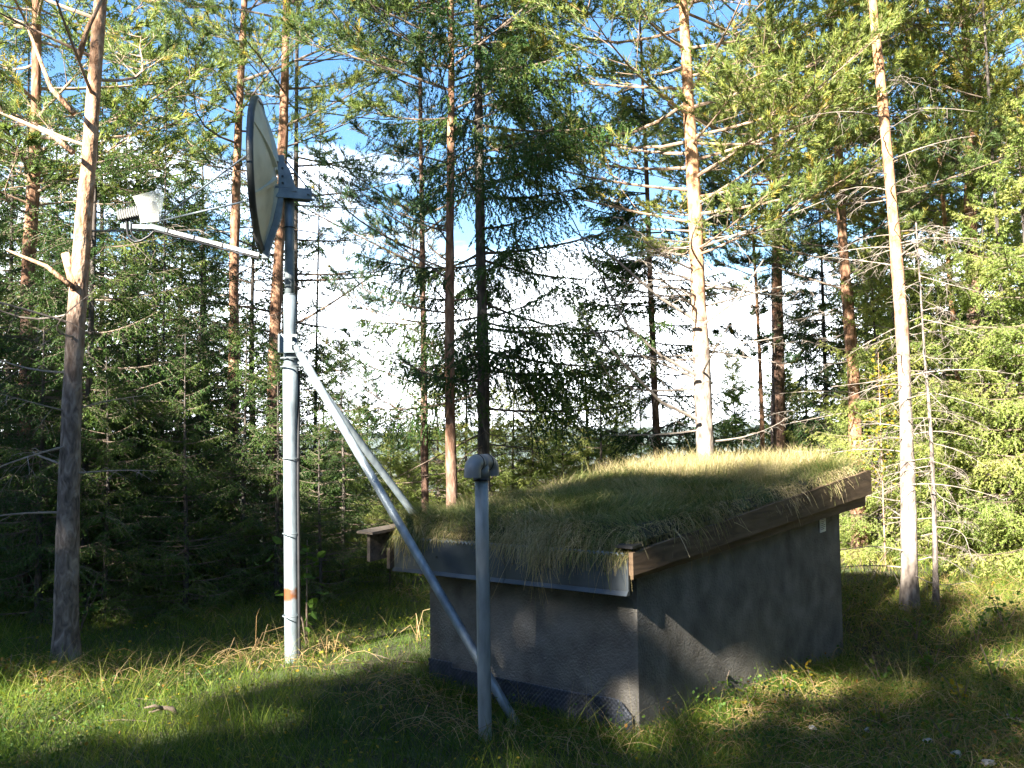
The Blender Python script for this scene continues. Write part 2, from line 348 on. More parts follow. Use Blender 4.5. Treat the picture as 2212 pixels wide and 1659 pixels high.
    top = .155 - .02 * (uu / LU) + .012 * fnoise(uu * 6, uu, 4, 1) + np.where(uu > 1.42, .035, 0) - .07 * np.exp(-((uu - .03) / .05) ** 2)
    F, Hh = np.meshgrid(uu, np.linspace(0, 1, m)); z = -.25 + (top[None] + .25) * Hh
    vo = -.020 - .014 * np.clip((z - .0) / .15, 0, 1) - .013 * np.clip(np.sin(F * 2 * np.pi / .03) * np.sin(z * 2 * np.pi / .03), 0, 1) ** .6 - .008 * (fnoise(F * 4, z, 6, 1) + .6)
    V = np.stack([U.x * F + Vv.x * vo, U.y * F + Vv.y * vo, z], -1).reshape(-1, 3); i = np.arange(n * m).reshape(m, n)
    g.add(V, Q=np.stack([i[:-1, :-1], i[:-1, 1:], i[1:, 1:], i[1:, :-1]], -1))
    o = g.build('drainage_membrane', M['membrane'], SH, smooth=True); sm = o.modifiers.new('s', 'SOLIDIFY'); sm.thickness = .003
    g = G()                                            # notice under the barge board
    v0, v1, z0, z1 = 2.76, 2.88, .845, .965
    g.hexa([shp(-.012, v0, z0), shp(-.006, v0, z0), shp(-.006, v1, z0 + .004), shp(-.012, v1, z0 + .004), shp(-.012, v0, z1), shp(-.006, v0, z1), shp(-.006, v1, z1 + .004), shp(-.012, v1, z1 + .004)])
    nb = g.build('notice', M['paper'], SH); g = G()
    for k in range(6):
        zz = z1 - .022 - k * .015; b = v1 - .018 - (.02 if k % 3 == 2 else 0)
        g.hexa([shp(-.0145, v0 + .02, zz), shp(-.0125, v0 + .02, zz), shp(-.0125, b, zz + .003), shp(-.0145, b, zz + .003),
                shp(-.0145, v0 + .02, zz + .006), shp(-.0125, v0 + .02, zz + .006), shp(-.0125, b, zz + .009), shp(-.0145, b, zz + .009)])
    g.build('print', M['ink'], nb)
    # turf mound
    g = G(); n, m = 70, 110; uu = np.linspace(-.05, LU + .22, n); vv = np.linspace(-.13, 3.76, m)
    Ug, Vg = np.meshgrid(uu, vv); Z = turf_z(Ug, Vg)
    P = np.stack([U.x * Ug + Vv.x * Vg, U.y * Ug + Vv.y * Vg, Z], -1).reshape(-1, 3); i = np.arange(n * m).reshape(m, n)
    g.add(P, Q=np.stack([i[:-1, :-1], i[:-1, 1:], i[1:, 1:], i[1:, :-1]], -1))
    g.build('turf', M['soil'], SH, smooth=True)
def turf_z(u, v):
    e = np.minimum(np.minimum(u + .06, LU + .22 - u) / .05, np.minimum(v + .13, 3.76 - v) / .12)
    e = np.sqrt(np.clip(e, 0, 1))
    return 1.0 + .064 * (v + .1) + e * (.115 + .045 * fnoise(u, v, 31, 2.6) + .022 * fnoise(u, v, 32, 8))
shed()

# ---------------------------------------------------------------- blades of grass
def blades(g, P, h, lean, wd, rng, tint, tilt=None, droop=.5, seg=3):
    """P (N,3) roots, h heights; each blade an arched strip"""
    N = len(P); az = rng.uniform(0, 2 * np.pi, N); D = np.stack([np.cos(az), np.sin(az), 0 * az], 1)
    if tilt is not None: D = D * .6 + tilt; D /= np.linalg.norm(D, axis=1, keepdims=True) + 1e-9
    fa = rng.uniform(0, 2 * np.pi, N); W = np.stack([np.cos(fa), np.sin(fa), 0 * fa], 1)
    rows = []; tt = np.linspace(0, 1, seg + 1)
    for k, t in enumerate(tt):
        c = P + D * (h * lean * (t * .35 + t * t * .9))[:, None] + np.array([0, 0, 1.]) * (h * (t - droop * lean * t * t * .75))[:, None]
        if k < seg:
            ww = (wd * (1 - .55 * t))[:, None] * .5; rows += [c - W * ww, c + W * ww]
        else: rows.append(c)
    V = np.stack(rows, 1); nv = V.shape[1]; b = np.arange(N)[:, None] * nv
    Q = np.concatenate([b + np.array([[2 * k, 2 * k + 1, 2 * k + 3, 2 * k + 2]]) for k in range(seg - 1)])
    T = b + np.array([[2 * seg - 2, 2 * seg - 1, 2 * seg]])
    g.add(V.reshape(-1, 3), T, Q, np.repeat(tint, nv))

def turf_grass():
    rng = np.random.RandomState(12); g = G()
    N = 42000
    u = rng.uniform(-.05, LU + .22, N); v = rng.uniform(-.13, 3.76, N)
    P = np.stack([U.x * u + Vv.x * v, U.y * u + Vv.y * v, turf_z(u, v) - .01], 1)
    cl = fnoise(u, v, 41, 4)
    h = rng.uniform(.05, .15, N) * (1 + .9 * cl); h *= np.where(rng.rand(N) < .03, 1.9, 1)
    blades(g, P, h, rng.uniform(.3, 2.4, N), rng.uniform(.0025, .005, N), rng, np.clip(.38 + .60 * fnoise(u, v, 42, 3.5) + rng.uniform(-.35, .45, N), 0, 1), tilt=np.stack([fnoise(u, v, 47, 5), fnoise(u, v, 48, 5), 0 * u], 1) * 2.0)
    # taller stand along the far ridge
    N = 6000; u = rng.uniform(.2, LU + .22, N); v = rng.uniform(2.2, 3.76, N)
    P = np.stack([U.x * u + Vv.x * v, U.y * u + Vv.y * v, turf_z(u, v) - .01], 1)
    blades(g, P, rng.uniform(.10, .24, N), rng.uniform(.1, .6, N), rng.uniform(.002, .004, N), rng, rng.uniform(.5, 1, N))
    # hanging thatch over the eaves: front edge and right edge
    for (n, side) in ((12000, 0), (9000, 1), (2500, 2)):
        if side == 0:
            u = rng.uniform(-.05, LU + .22, n); v = -.13 + rng.uniform(-.02, .16, n) ** 1; o = -np.array(Vv)
        elif side == 1:
            v = rng.uniform(-.13, 3.74, n) ** 1; u = -.05 + rng.uniform(-.01, .13, n); o = -np.array(U)
        else:
            v = rng.uniform(-.13, 3.74, n); u = LU + .22 - rng.uniform(0, .15, n); o = np.array(U)
        keep = (fnoise(u * 3, v * 3, 45, 3) > (-.55 if side == 0 else -.1)) | (rng.rand(n) < .25); u = u[keep]; v = v[keep]; n = len(u)
        P = np.stack([U.x * u + Vv.x * v, U.y * u + Vv.y * v, turf_z(u, v) - .005], 1)
        L = rng.uniform(.02, .10, n) * (1 + 1.6 * fnoise(u, v, 46, 5)).clip(.25, 3) * (1.0 if side == 0 else .6) * np.where(rng.rand(n) < .05, 2.0, 1)
        az = 1.6 * fnoise(u, v, 49, 14) + rng.normal(0, .6, n); side_v = np.array([-o[1], o[0], 0]); Dh = o[None] * np.cos(az)[:, None] + side_v[None] * np.sin(az)[:, None]
        K = 6; t = np.linspace(0, 1, K)[None]; up = rng.uniform(-.2, 1.3, n)[:, None]
        hor = L[:, None] * (.75 * t - .18 * t * t); ver = L[:, None] * (up * t - (1.1 + up) * t * t)
        C = P[:, None] + Dh[:, None] * hor[..., None] + np.array([0, 0, 1.]) * ver[..., None]
        C = C + np.stack([rng.normal(0, .35, (n, 1)) * t ** 2 * L[:, None], rng.normal(0, .45, (n, 1)) * t ** 2 * L[:, None], rng.normal(0, .4, (n, 1)) * t ** 2 * L[:, None]], -1)
        wv = rng.normal(0, 1, (n, 1, 3)); wv /= np.linalg.norm(wv, axis=2, keepdims=True)
        ww = (rng.uniform(.0014, .003, n)[:, None] * (1 - .6 * t))[..., None]
        Vt = np.stack([C - wv * ww, C + wv * ww], 2).reshape(n, 2 * K, 3); b = np.arange(n)[:, None] * 2 * K
        Q = np.concatenate([b + np.array([[2 * k, 2 * k + 1, 2 * k + 3, 2 * k + 2]]) for k in range(K - 1)])
        g.add(Vt.reshape(-1, 3), Q=Q, tint=np.repeat(np.clip(.70 + .35 * fnoise(u, v, 50, 5) + rng.uniform(-.35, .35, n), 0, 1), 2 * K))
    tagp(g.build('roof_grass', M['turf_grass'], SH), kind='stuff')
turf_grass()

def inside_shed(x, y, pad=0):
    dx = x - A0.x; dy = y - A0.y; u = dx * U.x + dy * U.y; v = dx * Vv.x + dy * Vv.y
    return (u > -pad) & (u < LU + pad) & (v > -pad) & (v < LV + pad)

def meadow():
    rng = np.random.RandomState(22); g = G()
    def patch(n, x0, x1, y0, y1, hmin, hmax, wmin, wmax, dry, fpow=1.0, bend=(.2, 1.1), seed=51, dens=None):
        y = y0 + (y1 - y0) * rng.rand(n) ** fpow
        x = rng.uniform(x0, x1, n) * (y / y1)
        k = ~inside_shed(x, y, .0)
        if dens: k &= dens(x, y) > rng.rand(n)
        x = x[k]; y = y[k]; n = len(x)
        c = fnoise(x, y, seed, 2.6); h = rng.uniform(hmin, hmax, n) * (1 + .7 * c)
        tint = np.clip(.34 + .40 * fnoise(x, y, seed + 1, 2.2) + dry(x, y) + rng.uniform(-.28, .30, n), 0, 1)
        P = np.stack([x, y, ground_z(x, y) - .012], 1)
        blades(g, P, np.abs(h) + .02, rng.uniform(*bend, n), rng.uniform(wmin, wmax, n), rng, tint)
    dryR = lambda x, y: .30 * np.clip((x - .5) / 2.5, 0, 1)
    patch(90000, -5.6, 6.2, 3.4, 9.6, .05, .15, .0022, .0048, dryR, .85)
    patch(22000, -5.6, 6.2, 3.4, 9.6, .10, .24, .002, .004, dryR, .85, (.1, .9), 55, lambda x, y: np.clip(.5 + 1.3 * fnoise(x, y, 60, 1.5), .05, 1))
    patch(4500, -5.6, 6.2, 3.6, 9.6, .18, .42, .0015, .003, lambda x, y: .45 + 0 * x, 1, (.3, 1.4), 57)   # bleached straws
    patch(40000, -16, 18, 9.4, 22, .08, .30, .005, .012, dryR, 1)
    patch(14000, -11, -5.2, 3.4, 9.6, .06, .18, .004, .008, dryR, .85)
    # foot of the shed walls and of the poles grows taller
    n = 2600; u = rng.uniform(-.2, LU, n); v = rng.uniform(-.22, -.03, n); m = rng.rand(n) < .4
    u2 = np.where(m, -rng.uniform(.03, .25, n), u); v2 = np.where(m, rng.uniform(-.1, LV, n), v)
    x = A0.x + U.x * u2 + Vv.x * v2; y = A0.y + U.y * u2 + Vv.y * v2
    blades(g, np.stack([x, y, ground_z(x, y) - .01], 1), rng.uniform(.06, .20, n), rng.uniform(.1, .9, n), rng.uniform(.0025, .005, n), rng, rng.uniform(0, .7, n))
    tagp(g.build('grass', M['grass']), kind='stuff')
    # matted dead straw lying in the sward
    g = G(); n = 6500; y = rng.uniform(3.6, 9.5, n); x = rng.uniform(-5.4, 6.2, n) * y / 9.6
    k = (~inside_shed(x, y, .02)) & ((fnoise(x, y, 71, 1.7) > .18) | (x > 1.2)); x = x[k]; y = y[k]; n = len(x); az = rng.uniform(0, 6.28, n); L = rng.uniform(.1, .38, n)
    t = np.linspace(0, 1, 5)[None]; cv = rng.uniform(-.9, .9, n)[:, None]
    px = x[:, None] + L[:, None] * t * np.cos(az[:, None] + cv * t); py = y[:, None] + L[:, None] * t * np.sin(az[:, None] + cv * t)
    pz = ground_z(px, py) + .03 + (rng.uniform(.02, .10, n)[:, None]) * np.sin(t * np.pi)
    g.tubes(np.stack([px, py, pz], -1), np.full((n, 5), .0013) * rng.uniform(.7, 1.6, (n, 1)), 3, tint=rng.rand(n))
    tagp(g.build('dead_straw', M['dry']), kind='stuff')
    # low herbs and moss leaves among the grass
    g = G(); n = 26000; y = rng.uniform(3.6, 9.5, n); x = rng.uniform(-5.4, 6.2, n) * y / 9.6
    k = (~inside_shed(x, y, .02)) & ((x > .6 + .5 * rng.randn(n)) | (fnoise(x, y, 75, 1.2) > .25)); x = x[k]; y = y[k]; n = len(x)
    leaves(g, np.stack([x, y, ground_z(x, y) + rng.uniform(.02, .14, n) * (1 + .8 * fnoise(x, y, 76, 2))], 1), rng.uniform(.012, .030, n), rng, np.clip(rng.uniform(0, .8, n) + .4 * (rng.rand(n) < .1), 0, 1))
    tagp(g.build('ground_cover', M['herb']), kind='stuff')

def leaves(g, P, size, rng, tint, flat=.6):
    """pointed oval leaves, folded along the midrib"""
    n = len(P); d = rng.normal(0, 1, (n, 3)); d[:, 2] *= flat; d /= np.linalg.norm(d, axis=1, keepdims=True)
    q = rng.normal(0, 1, (n, 3)); q[:, 2] *= .4; q -= d * (q * d).sum(1, keepdims=True); q /= np.linalg.norm(q, axis=1, keepdims=True)
    nn = np.cross(d, q); s = size[:, None]
    V = np.stack([P, P + d * s * .35 + q * s * .32 + nn * s * .08, P + d * s * .75 + q * s * .22 + nn * s * .06, P + d * s, P + d * s * .75 - q * s * .22 + nn * s * .06, P + d * s * .35 - q * s * .32 + nn * s * .08, P + d * s * .5 - nn * s * .02], 1)
    b = np.arange(n)[:, None] * 7
    T = np.concatenate([b + np.array([[a, c, 6]]) for a, c in ((0, 1), (1, 2), (2, 3), (3, 4), (4, 5), (5, 0))])
    g.add(V.reshape(-1, 3), T, tint=np.repeat(tint, 7))
meadow()

# ---------------------------------------------------------------- mast
MB = Vector((-1.645, 6.70, gz(-1.645, 6.7)))
def W_(px, py, d): return at(px, py, d)
DM = 6.7
def mast():
    t = thing('antenna_mast', 'tall galvanised steel mast with a rust patch, carrying the dish on top', 'mast', MB)
    p = lambda px, py, d=DM: at(px, py, d) - MB
    b = p(632, 1432); b.z = -.35
    lo = p(627, 790); md = p(626, 638); tp = p(625, 428)
    g = G(); g.rod(b, lo, .0555, 28, n=10); g.build('lower_pole', M['rusty_pole'], t, True)
    g = G(); g.rod(lo - Vector((0, 0, .2)), md, .0455, 28, n=4); g.rod(lo, lo + Vector((0, 0, .02)), .058, 28, r1=.046); g.build('middle_pole', M['galvanized'], t, True)
    g = G(); g.rod(md - Vector((0, 0, .1)), tp, .0355, 24, n=4); g.rod(md, md + Vector((0, 0, .012)), .046, 24, r1=.037); g.build('upper_pole', M['dull_galvanized'], t, True)
    # conduit up the right side
    g = G(); pts = [Vector((.066, -.012, -.1)), Vector((.064, -.012, .5)), Vector((.058, -.012, 1.3)), p(644, 800) + Vector((0, .02, 0))]
    pts = [b * 0 + q for q in pts]; g.tubes(np.array([list(q) for q in pts]), np.full(4, .011), 10); g.build('cable_conduit', M['rubber'], t, True)
    for z in (.35, .95, 1.5): g = G(); g.tubes(np.array([[math.cos(a) * .0575 + lo.x * (z / lo.z) * 1.0, math.sin(a) * .0575, z] for a in np.linspace(0, 6.283, 25)]), np.full(25, .004), 6); g.build('band', M['dull_galvanized'], t, True)
    # clamp: bracket plates, U-bolts
    cz = p(627, 745)
    g = G()
    g.box(cz.x - .055, cz.x + .07, cz.y - .085, cz.y - .055, cz.z - .065, cz.z + .07)
    g.box(cz.x - .060, cz.x - .050, cz.y - .12, cz.y - .055, cz.z - .065, cz.z + .07)
    g.box(cz.x + .035, cz.x + .045, cz.y - .13, cz.y - .055, cz.z - .045, cz.z + .05)
    c = bevel(g.build('brace_bracket', M['galvanized'], t), .003)
    g = G()
    g.box(cz.x + .04, cz.x + .13, cz.y + .0, cz.y + .03, cz.z - .18, cz.z - .09)
    bevel(g.build('brace_bracket', M['dull_galvanized'], t), .003)
    for dz in (.045, -.045, -.10, -.165):
        g = G(); pts = [(cz.x + .062 * math.cos(a), cz.y + .062 * math.sin(a), cz.z + dz) for a in np.linspace(-.6, 3.74, 22)]
        pts = [(cz.x + .055, cz.y - .12, cz.z + dz)] + pts + [(cz.x - .055, cz.y - .12, cz.z + dz)] if dz > -.08 else [(cz.x + .068 * math.cos(a), cz.y + .068 * math.sin(a), cz.z + dz) for a in np.linspace(0, 6.283, 26)] + [(cz.x + .10, cz.y, cz.z + dz)]
        g.tubes(np.array(pts), np.full(len(pts), .006), 8); g.build('u_bolt', M['dull_galvanized'], t, True)
    # two braces
    def brace(p0, p1, nm, flat):
        d = (p1 - p0); g = G()
        s0 = p0 + d.normalized() * .10
        g.rod(s0, p1, .029, 18, n=8)
        g.rod(p0, s0, .018, 18, r1=.029, n=3)
        e = g.build('brace', M['galvanized'], t, True)
        g = G(); g.rod(p0 + Vector((0, -.035, 0)), p0 + Vector((0, .035, 0)), .013, 10); g.build('bolt', M['dull_galvanized'], e)
        return e
    g1 = at(1103, 1545, 5.47) - MB
    brace(cz + Vector((.05, -.09, .0)), g1 + (g1 - cz).normalized() * .3, 'near', 0)
    far = at(890, 1105, 7.35) - MB; s2 = cz + Vector((.085, .012, -.15)); dd = far - s2
    brace(s2, s2 + dd * (s2.z + .45) / max(-dd.z, .01), 'far', 0)
    # thin cable lashed below the top bracket
    g = G(); q = p(625, 492); g.tubes(np.array([[q.x + .04 * math.cos(a), q.y + .04 * math.sin(a), q.z] for a in np.linspace(0, 6.283, 22)]), np.full(22, .004), 6); g.build('cable_tie', M['rubber'], t)
mast()

def dish():
    Cc = at(563, 380, 6.62)
    n = Vector((-.990, -.135, -.02)).normalized(); Z = Vector((0, 0, 1)); Z = (Z - n * n.dot(Z)).normalized(); Y = Z.cross(n).normalized()
    # local frame: x = facing direction (n), z up, y = across
    fr = Matrix(((n.x, Y.x, Z.x), (n.y, Y.y, Z.y), (n.z, Y.z, Z.z)))
    t = thing('satellite_dish', 'large cream satellite dish seen edge-on from behind, black rim, on the tall mast', 'satellite dish', Cc)
    L = lambda x, y, z: fr @ Vector((x, y, z))
    RD = .548
    g = G(); nr, na = 18, 72                       # reflector shell, double skinned
    def shell(off, flip):
        V = []; 
        for i in range(nr + 1):
            r = RD * i / nr
            for k in range(na): a = 2 * math.pi * k / na; V.append(L(-.105 * (1 - (r / RD) ** 2) + off, r * math.cos(a) * .96, r * math.sin(a)))
        idx = np.arange((nr + 1) * na).reshape(nr + 1, na); a_ = idx[:-1]; b_ = idx[1:]
        Q = np.stack([a_, b_, np.roll(b_, -1, 1), np.roll(a_, -1, 1)], -1).reshape(-1, 4)
        g.add(V, Q=Q[:, ::-1] if flip else Q)
    shell(0, True); shell(.012, False)
    sh = g.build('reflector', M['dish_shell'], t, True)
    g = G()                                       # dark rim band wrapped around the edge
    prof = [(-.024, RD - .010), (-.022, RD + .008), (.0, RD + .013), (.022, RD + .010), (.025, RD - .004), (.012, RD - .014), (-.010, RD - .014)]
    V = []; NP = len(prof)
    for k in range(96):
        a = 2 * math.pi * k / 96; jit = .0035 * math.sin(k * 2.7) + .002 * math.sin(k * 7.1)
        for (x, r) in prof: V.append(L(x, (r + jit) * math.cos(a) * .96, (r + jit) * math.sin(a)))
    Q = [[k * NP + j, k * NP + (j + 1) % NP, ((k + 1) % 96) * NP + (j + 1) % NP, ((k + 1) % 96) * NP + j] for k in range(96) for j in range(NP)]
    g.add(V, Q=Q); g.build('rim', M['dish_rim'], sh, True)
    def backx(r): return -.105 * (1 - (r / RD) ** 2)
    def rib(a, r0, r1, w0, h0, mat, name='rib', sag=0):
        g = G(); K = 14; rows = []
        for i in range(K):
            r = r0 + (r1 - r0) * i / (K - 1); f = i / (K - 1); hh = h0 * (1 - .75 * f)
            ca, sa = math.cos(a + sag * f), math.sin(a + sag * f); pa = np.array([-math.sin(a), math.cos(a)]) * w0 * (1 - .3 * f)
            x0 = backx(r) + .002; x1 = backx(r) - hh
            for (x, s) in ((x0, -1), (x0, 1), (x1, .8), (x1, -.8)): rows.append(L(x, r * ca * .96 + pa[0] * s, r * sa + pa[1] * s))
        Q = []
        for i in range(K - 1):
            for j in range(4): Q.append([i * 4 + j, i * 4 + (j + 1) % 4, i * 4 + 4 + (j + 1) % 4, i * 4 + 4 + j])
        Q += [[0, 3, 2, 1], [4 * K - 4, 4 * K - 3, 4 * K - 2, 4 * K - 1]]
        g.add(rows, Q=Q); return g.build(name, mat, sh)
    # across axis y: which sign is towards the camera?
    sgn = 1 if (fr @ Vector((0, 1, 0))).y < 0 else -1
    near = 0 if sgn == 1 else math.pi
    for off in (.55, -.50, math.pi - .55, math.pi + .5): rib(near + (off if sgn == 1 else -off), .10, .525, .018, .030, M['dish_shell'])
    rib(math.pi / 2, .10, .52, .045, .035, M['dish_shell']); rib(-math.pi / 2, .10, .52, .045, .030, M['dish_shell'])
    # back spine: steel channel from above the hub down past the rim
    g = G()
    rows = []
    pts = [(.15, -.150), (-.08, -.155), (-.33, -.115), (-.55, -.035), (-.615, -.025)]
    K = len(pts)
    for (z, x) in pts:
        for (dx, dy) in ((.026, -.026), (.026, .026), (-.022, .026), (-.022, -.026)): rows.append(L(x + dx, dy, z))
    Q = [[i * 4 + j, i * 4 + (j + 1) % 4, i * 4 + 4 + (j + 1) % 4, i * 4 + 4 + j] for i in range(K - 1) for j in range(4)] + [[0, 3, 2, 1], [4 * K - 4, 4 * K - 3, 4 * K - 2, 4 * K - 1]]
    g.add(rows, Q=Q); sp = bevel(g.build('spine', M['dull_galvanized'], t), .003)
    for z in (-.01, -.06, .05): g = G(); g.rod(L(-.16, sgn * .025, z), L(-.16, sgn * .033, z), .009, 8); g.build('bolt', M['rubber'], sp)
    # mounting plate and horizontal bracket lying on the mast top
    g = G()
    V = [L(-.20, dy, z) for dy in (-.012, .012) for z in (.12, -.10)] + [L(-.26, dy, z) for dy in (-.012, .012) for z in (.0, -.10)]
    g.hexa([L(-.15, -.02, -.12), L(-.26, -.02, -.12), L(-.26, .02, -.12), L(-.15, .02, -.12), L(-.15, -.02, .13), L(-.21, -.02, .05), L(-.21, .02, .05), L(-.15, .02, .13)])
    bevel(g.build('mounting_plate', M['dull_galvanized'], t), .003)
    tp = at(625, 428, 6.7) - Cc
    g = G()
    x0 = at(597, 420, 6.64) - Cc; x1 = at(672, 420, 6.72) - Cc
    d = (x1 - x0); d.z = 0; ln = d.length; d.normalize(); s = Vector((-d.y, d.x, 0)); zc = tp.z
    def bx(a0, a1, b0, b1, z0, z1):
        g.hexa([x0 * 1 + d * a + s * b + Vector((0, 0, zc - x0.z + z)) for z in (z0, z1) for a, b in ((a0, b0), (a1, b0), (a1, b1), (a0, b1))])
    bx(-.01, ln, -.05, -.043, -.02, .055); bx(-.01, ln, .043, .05, -.02, .055); bx(-.01, ln, -.05, .05, .056, .063)
    bevel(g.build('mast_bracket', M['dull_galvanized'], t), .002)
    g = G(); c0 = x0 + d * (ln * .9) + Vector((0, 0, zc - x0.z + .02)); g.rod(c0 - s * .07, c0 + s * .07, .010, 10); g.build('adjusting_rod', M['dull_galvanized'], t)
    g = G(); g.rod(L(-.18, 0, .12), x1 + Vector((.06, 0, zc - x1.z - .03)), .006, 8); g.build('adjusting_rod', M['dull_galvanized'], t)
    g = G(); g.rod(tp + Vector((.02, 0, -.01)), tp + Vector((.19, .0, -.015)), .008, 8)
    g.build('adjusting_rod', M['dull_galvanized'], t)
    # feed arm
    a0 = at(560, 551, 6.45) - Cc; a1 = at(334, 491, 6.40) - Cc; a2 = at(262, 489, 6.38) - Cc
    def sq(g, p, q, hw):
        dd = (q - p).normalized(); sd_ = dd.cross(Vector((0, 0, 1))).normalized(); uu = sd_.cross(dd)
        g.hexa([p - sd_ * hw - uu * hw, q - sd_ * hw - uu * hw, q + sd_ * hw - uu * hw, p + sd_ * hw - uu * hw,
                p - sd_ * hw + uu * hw, q - sd_ * hw + uu * hw, q + sd_ * hw + uu * hw, p + sd_ * hw + uu * hw])
    g = G(); sq(g, a0, a1, .0135); fa = bevel(g.build('feed_arm', M['white_paint'], t), .003)
    g = G(); sq(g, a1 + (a0 - a1).normalized() * .08, a1 - (a0 - a1).normalized() * .03, .0165); sq(g, a1, a2, .014); g.build('feed_bracket', M['dull_galvanized'], t)
    for f in (.35, .62, .87):
        g = G()
        c = a0 + (a1 - a0) * f; dd = (a1 - a0).normalized(); sq(g, c - dd * .004, c + dd * .004, .017); g.build('cable_tie', M['rubber'], fa)
    g = G(); cab = [a0 + (a1 - a0) * f + Vector((0, -.01, -.026 - .004 * math.sin(f * 40))) for f in np.linspace(0, 1, 16)]
    g.tubes(np.array([list(c) for c in cab]), np.full(16, .008), 8); g.build('cable', M['rubber'], fa, True); g = G()
    lp = [at(x, y, 6.36) - Cc for x, y in ((332, 500), (322, 510), (305, 520), (292, 523), (281, 516), (276, 505), (274, 492), (273, 470))]
    g.tubes(np.array([list(c) for c in lp]), np.full(8, .008), 8); g.build('cable', M['rubber'], fa, True); g = G()
    lp = [at(x, y, 6.37) - Cc for x, y in ((326, 508), (312, 518), (298, 519), (288, 512), (283, 500), (282, 480))]
    g.tubes(np.array([list(c) for c in lp]), np.full(6, .006), 8)
    g.build('cable', M['rubber'], fa, True)
    # stay rods from the bracket to the rim
    for (px, py, dp) in ((532, 336, 6.05), (526, 436, 6.02)):
        g = G(); g.rod(at(342, 476 if py < 400 else 478, 6.38) - Cc, at(px, py, dp) - Cc, .0065, 10); g.build('stay_rod', M['galvanized'], t, True)
    # converter: finned dark box + horn
    c = at(281, 463, 6.38) - Cc; ax = (at(330, 452, 6.38) - Cc - c).normalized(); sd_ = ax.cross(Vector((0, 0, 1))).normalized(); uu = sd_.cross(ax)
    def ob(g, ctr, la, ls, lu):
        g.hexa([ctr + ax * a * la + sd_ * b * ls + uu * e * lu for e in (-1, 1) for a, b in ((-1, -1), (1, -1), (1, 1), (-1, 1))])
    g = G(); ob(g, c, .075, .042, .028)
    for k in range(9): ob(g, c + ax * (-.066 + k * .0165), .003, .046, .036)
    cv = g.build('converter', M['dish_rim'], t)
    g = G(); h0 = c + ax * .075; g.rod(h0, h0 + ax * .05, .028, 18, r1=.030); g.rod(h0 + ax * .05, h0 + ax * .105, .030, 18, r1=.052); g.rod(h0 + ax * .105, h0 + ax * .112, .056, 18)
    g.build('feed_horn', M['brown_plastic'], t, True)
    g = G(); q = at(272, 480, 6.37) - Cc; g.rod(q - Vector((0, 0, .05)), q + Vector((0, 0, .03)), .010, 8); g.rod(q + Vector((.03, 0, -.05)), q + Vector((.03, 0, .03)), .007, 8); g.build('cable_plug', M['dull_galvanized'], cv)
    # clear film cover folded over the horn
    g = G()
    q = [at(286, 424, 6.30), at(346, 408, 6.30), at(343, 478, 6.31), at(304, 482, 6.31), at(296, 446, 6.30)]
    q2 = [at(286, 424, 6.46), at(354, 424, 6.46), at(346, 482, 6.45), at(306, 484, 6.45), at(296, 446, 6.46)]
    V = [p - Cc for p in q] + [p - Cc for p in q2]
    g.add(V, T=[(0, 1, 4), (1, 2, 4), (2, 3, 4), (5, 9, 6), (6, 9, 7), (7, 9, 8)], Q=[(0, 1, 6, 5), (1, 2, 7, 6)])
    g.build('clear_cover', M['film'], t)
    g = G(); g.add([at(x, y, 6.37) - Cc for x, y in ((322, 425), (333, 412), (337, 476), (330, 478))] , Q=[(0, 1, 2, 3)]); g.build('cover_fold', M['film'], t)
dish()

# ---------------------------------------------------------------- vent pipe
def vent():
    b = at(1048, 1572, 5.13); b.z = gz(b.x, b.y)
    t = thing('vent_pipe', 'upright grey plastic vent pipe with a double elbow cowl in front of the shed', 'vent pipe', b)
    top = at(1040, 1036, 5.13) - b
    g = G(); g.rod(Vector((0, 0, -.3)) - top * .02, top, .0385, 28, n=6); g.build('pipe', M['plastic'], t, True)
    g = G(); g.rod(top + Vector((0, 0, -.006)), top + Vector((0, 0, .006)), .0475, 28); g.build('seal_ring', M['rubber'], t, True)
    ax = Vector((-.51, -.86, 0)).normalized()
    g = G(); sock = top + Vector((0, 0, .004)); K = 12
    def bend(p, d0, d1, R, r, k=12):
        """quarter bend starting at p heading d0, turning to d1"""
        P = [p + d0 * (R * math.sin(a)) + d1 * (R * (1 - math.cos(a))) for a in np.linspace(0, math.pi / 2, k)]
        return P
    up = Vector((0, 0, 1))
    zc = sock + up * .092                       # axis height of the tee
    g.rod(sock, sock + up * .085, .0445, 28, r1=.0445); 
    P = [sock + up * .06] + bend(sock + up * .07, up, ax, .03, .05, 8)
    tee = zc
    g.rod(tee - ax * .050, tee + ax * .040, .0470, 30)
    o = g.build('tee', M['brown_plastic'], t, True)
    for s, e0 in ((1, .044), (-1, .054)):
        g = G(); p0 = tee + ax * s * e0; pts = bend(p0, ax * s, -up, .049, .05)
        pts = [tee + ax * s * (e0 - .02)] + pts + [pts[-1] - up * .030]
        g.tubes(np.array([list(q) for q in pts]), np.full(len(pts), .0475), 30, cap=False, ref=list(ax.cross(up)))
        mouth = pts[-1]
        g.tubes(np.array([list(mouth + up * .004), list(mouth - up * .004), list(mouth - up * .006), list(mouth - up * .006), list(mouth + up * .02)]), np.array([.0485, .053, .052, .045, .043]), 30)
        g.build('elbow', M['brown_plastic'], t, True)
        g = G(); q = tee + ax * s * e0; g.rod(q - ax * .004, q + ax * .004, .0500, 30); g.build('seal_ring', M['rubber'], t, True)
vent()

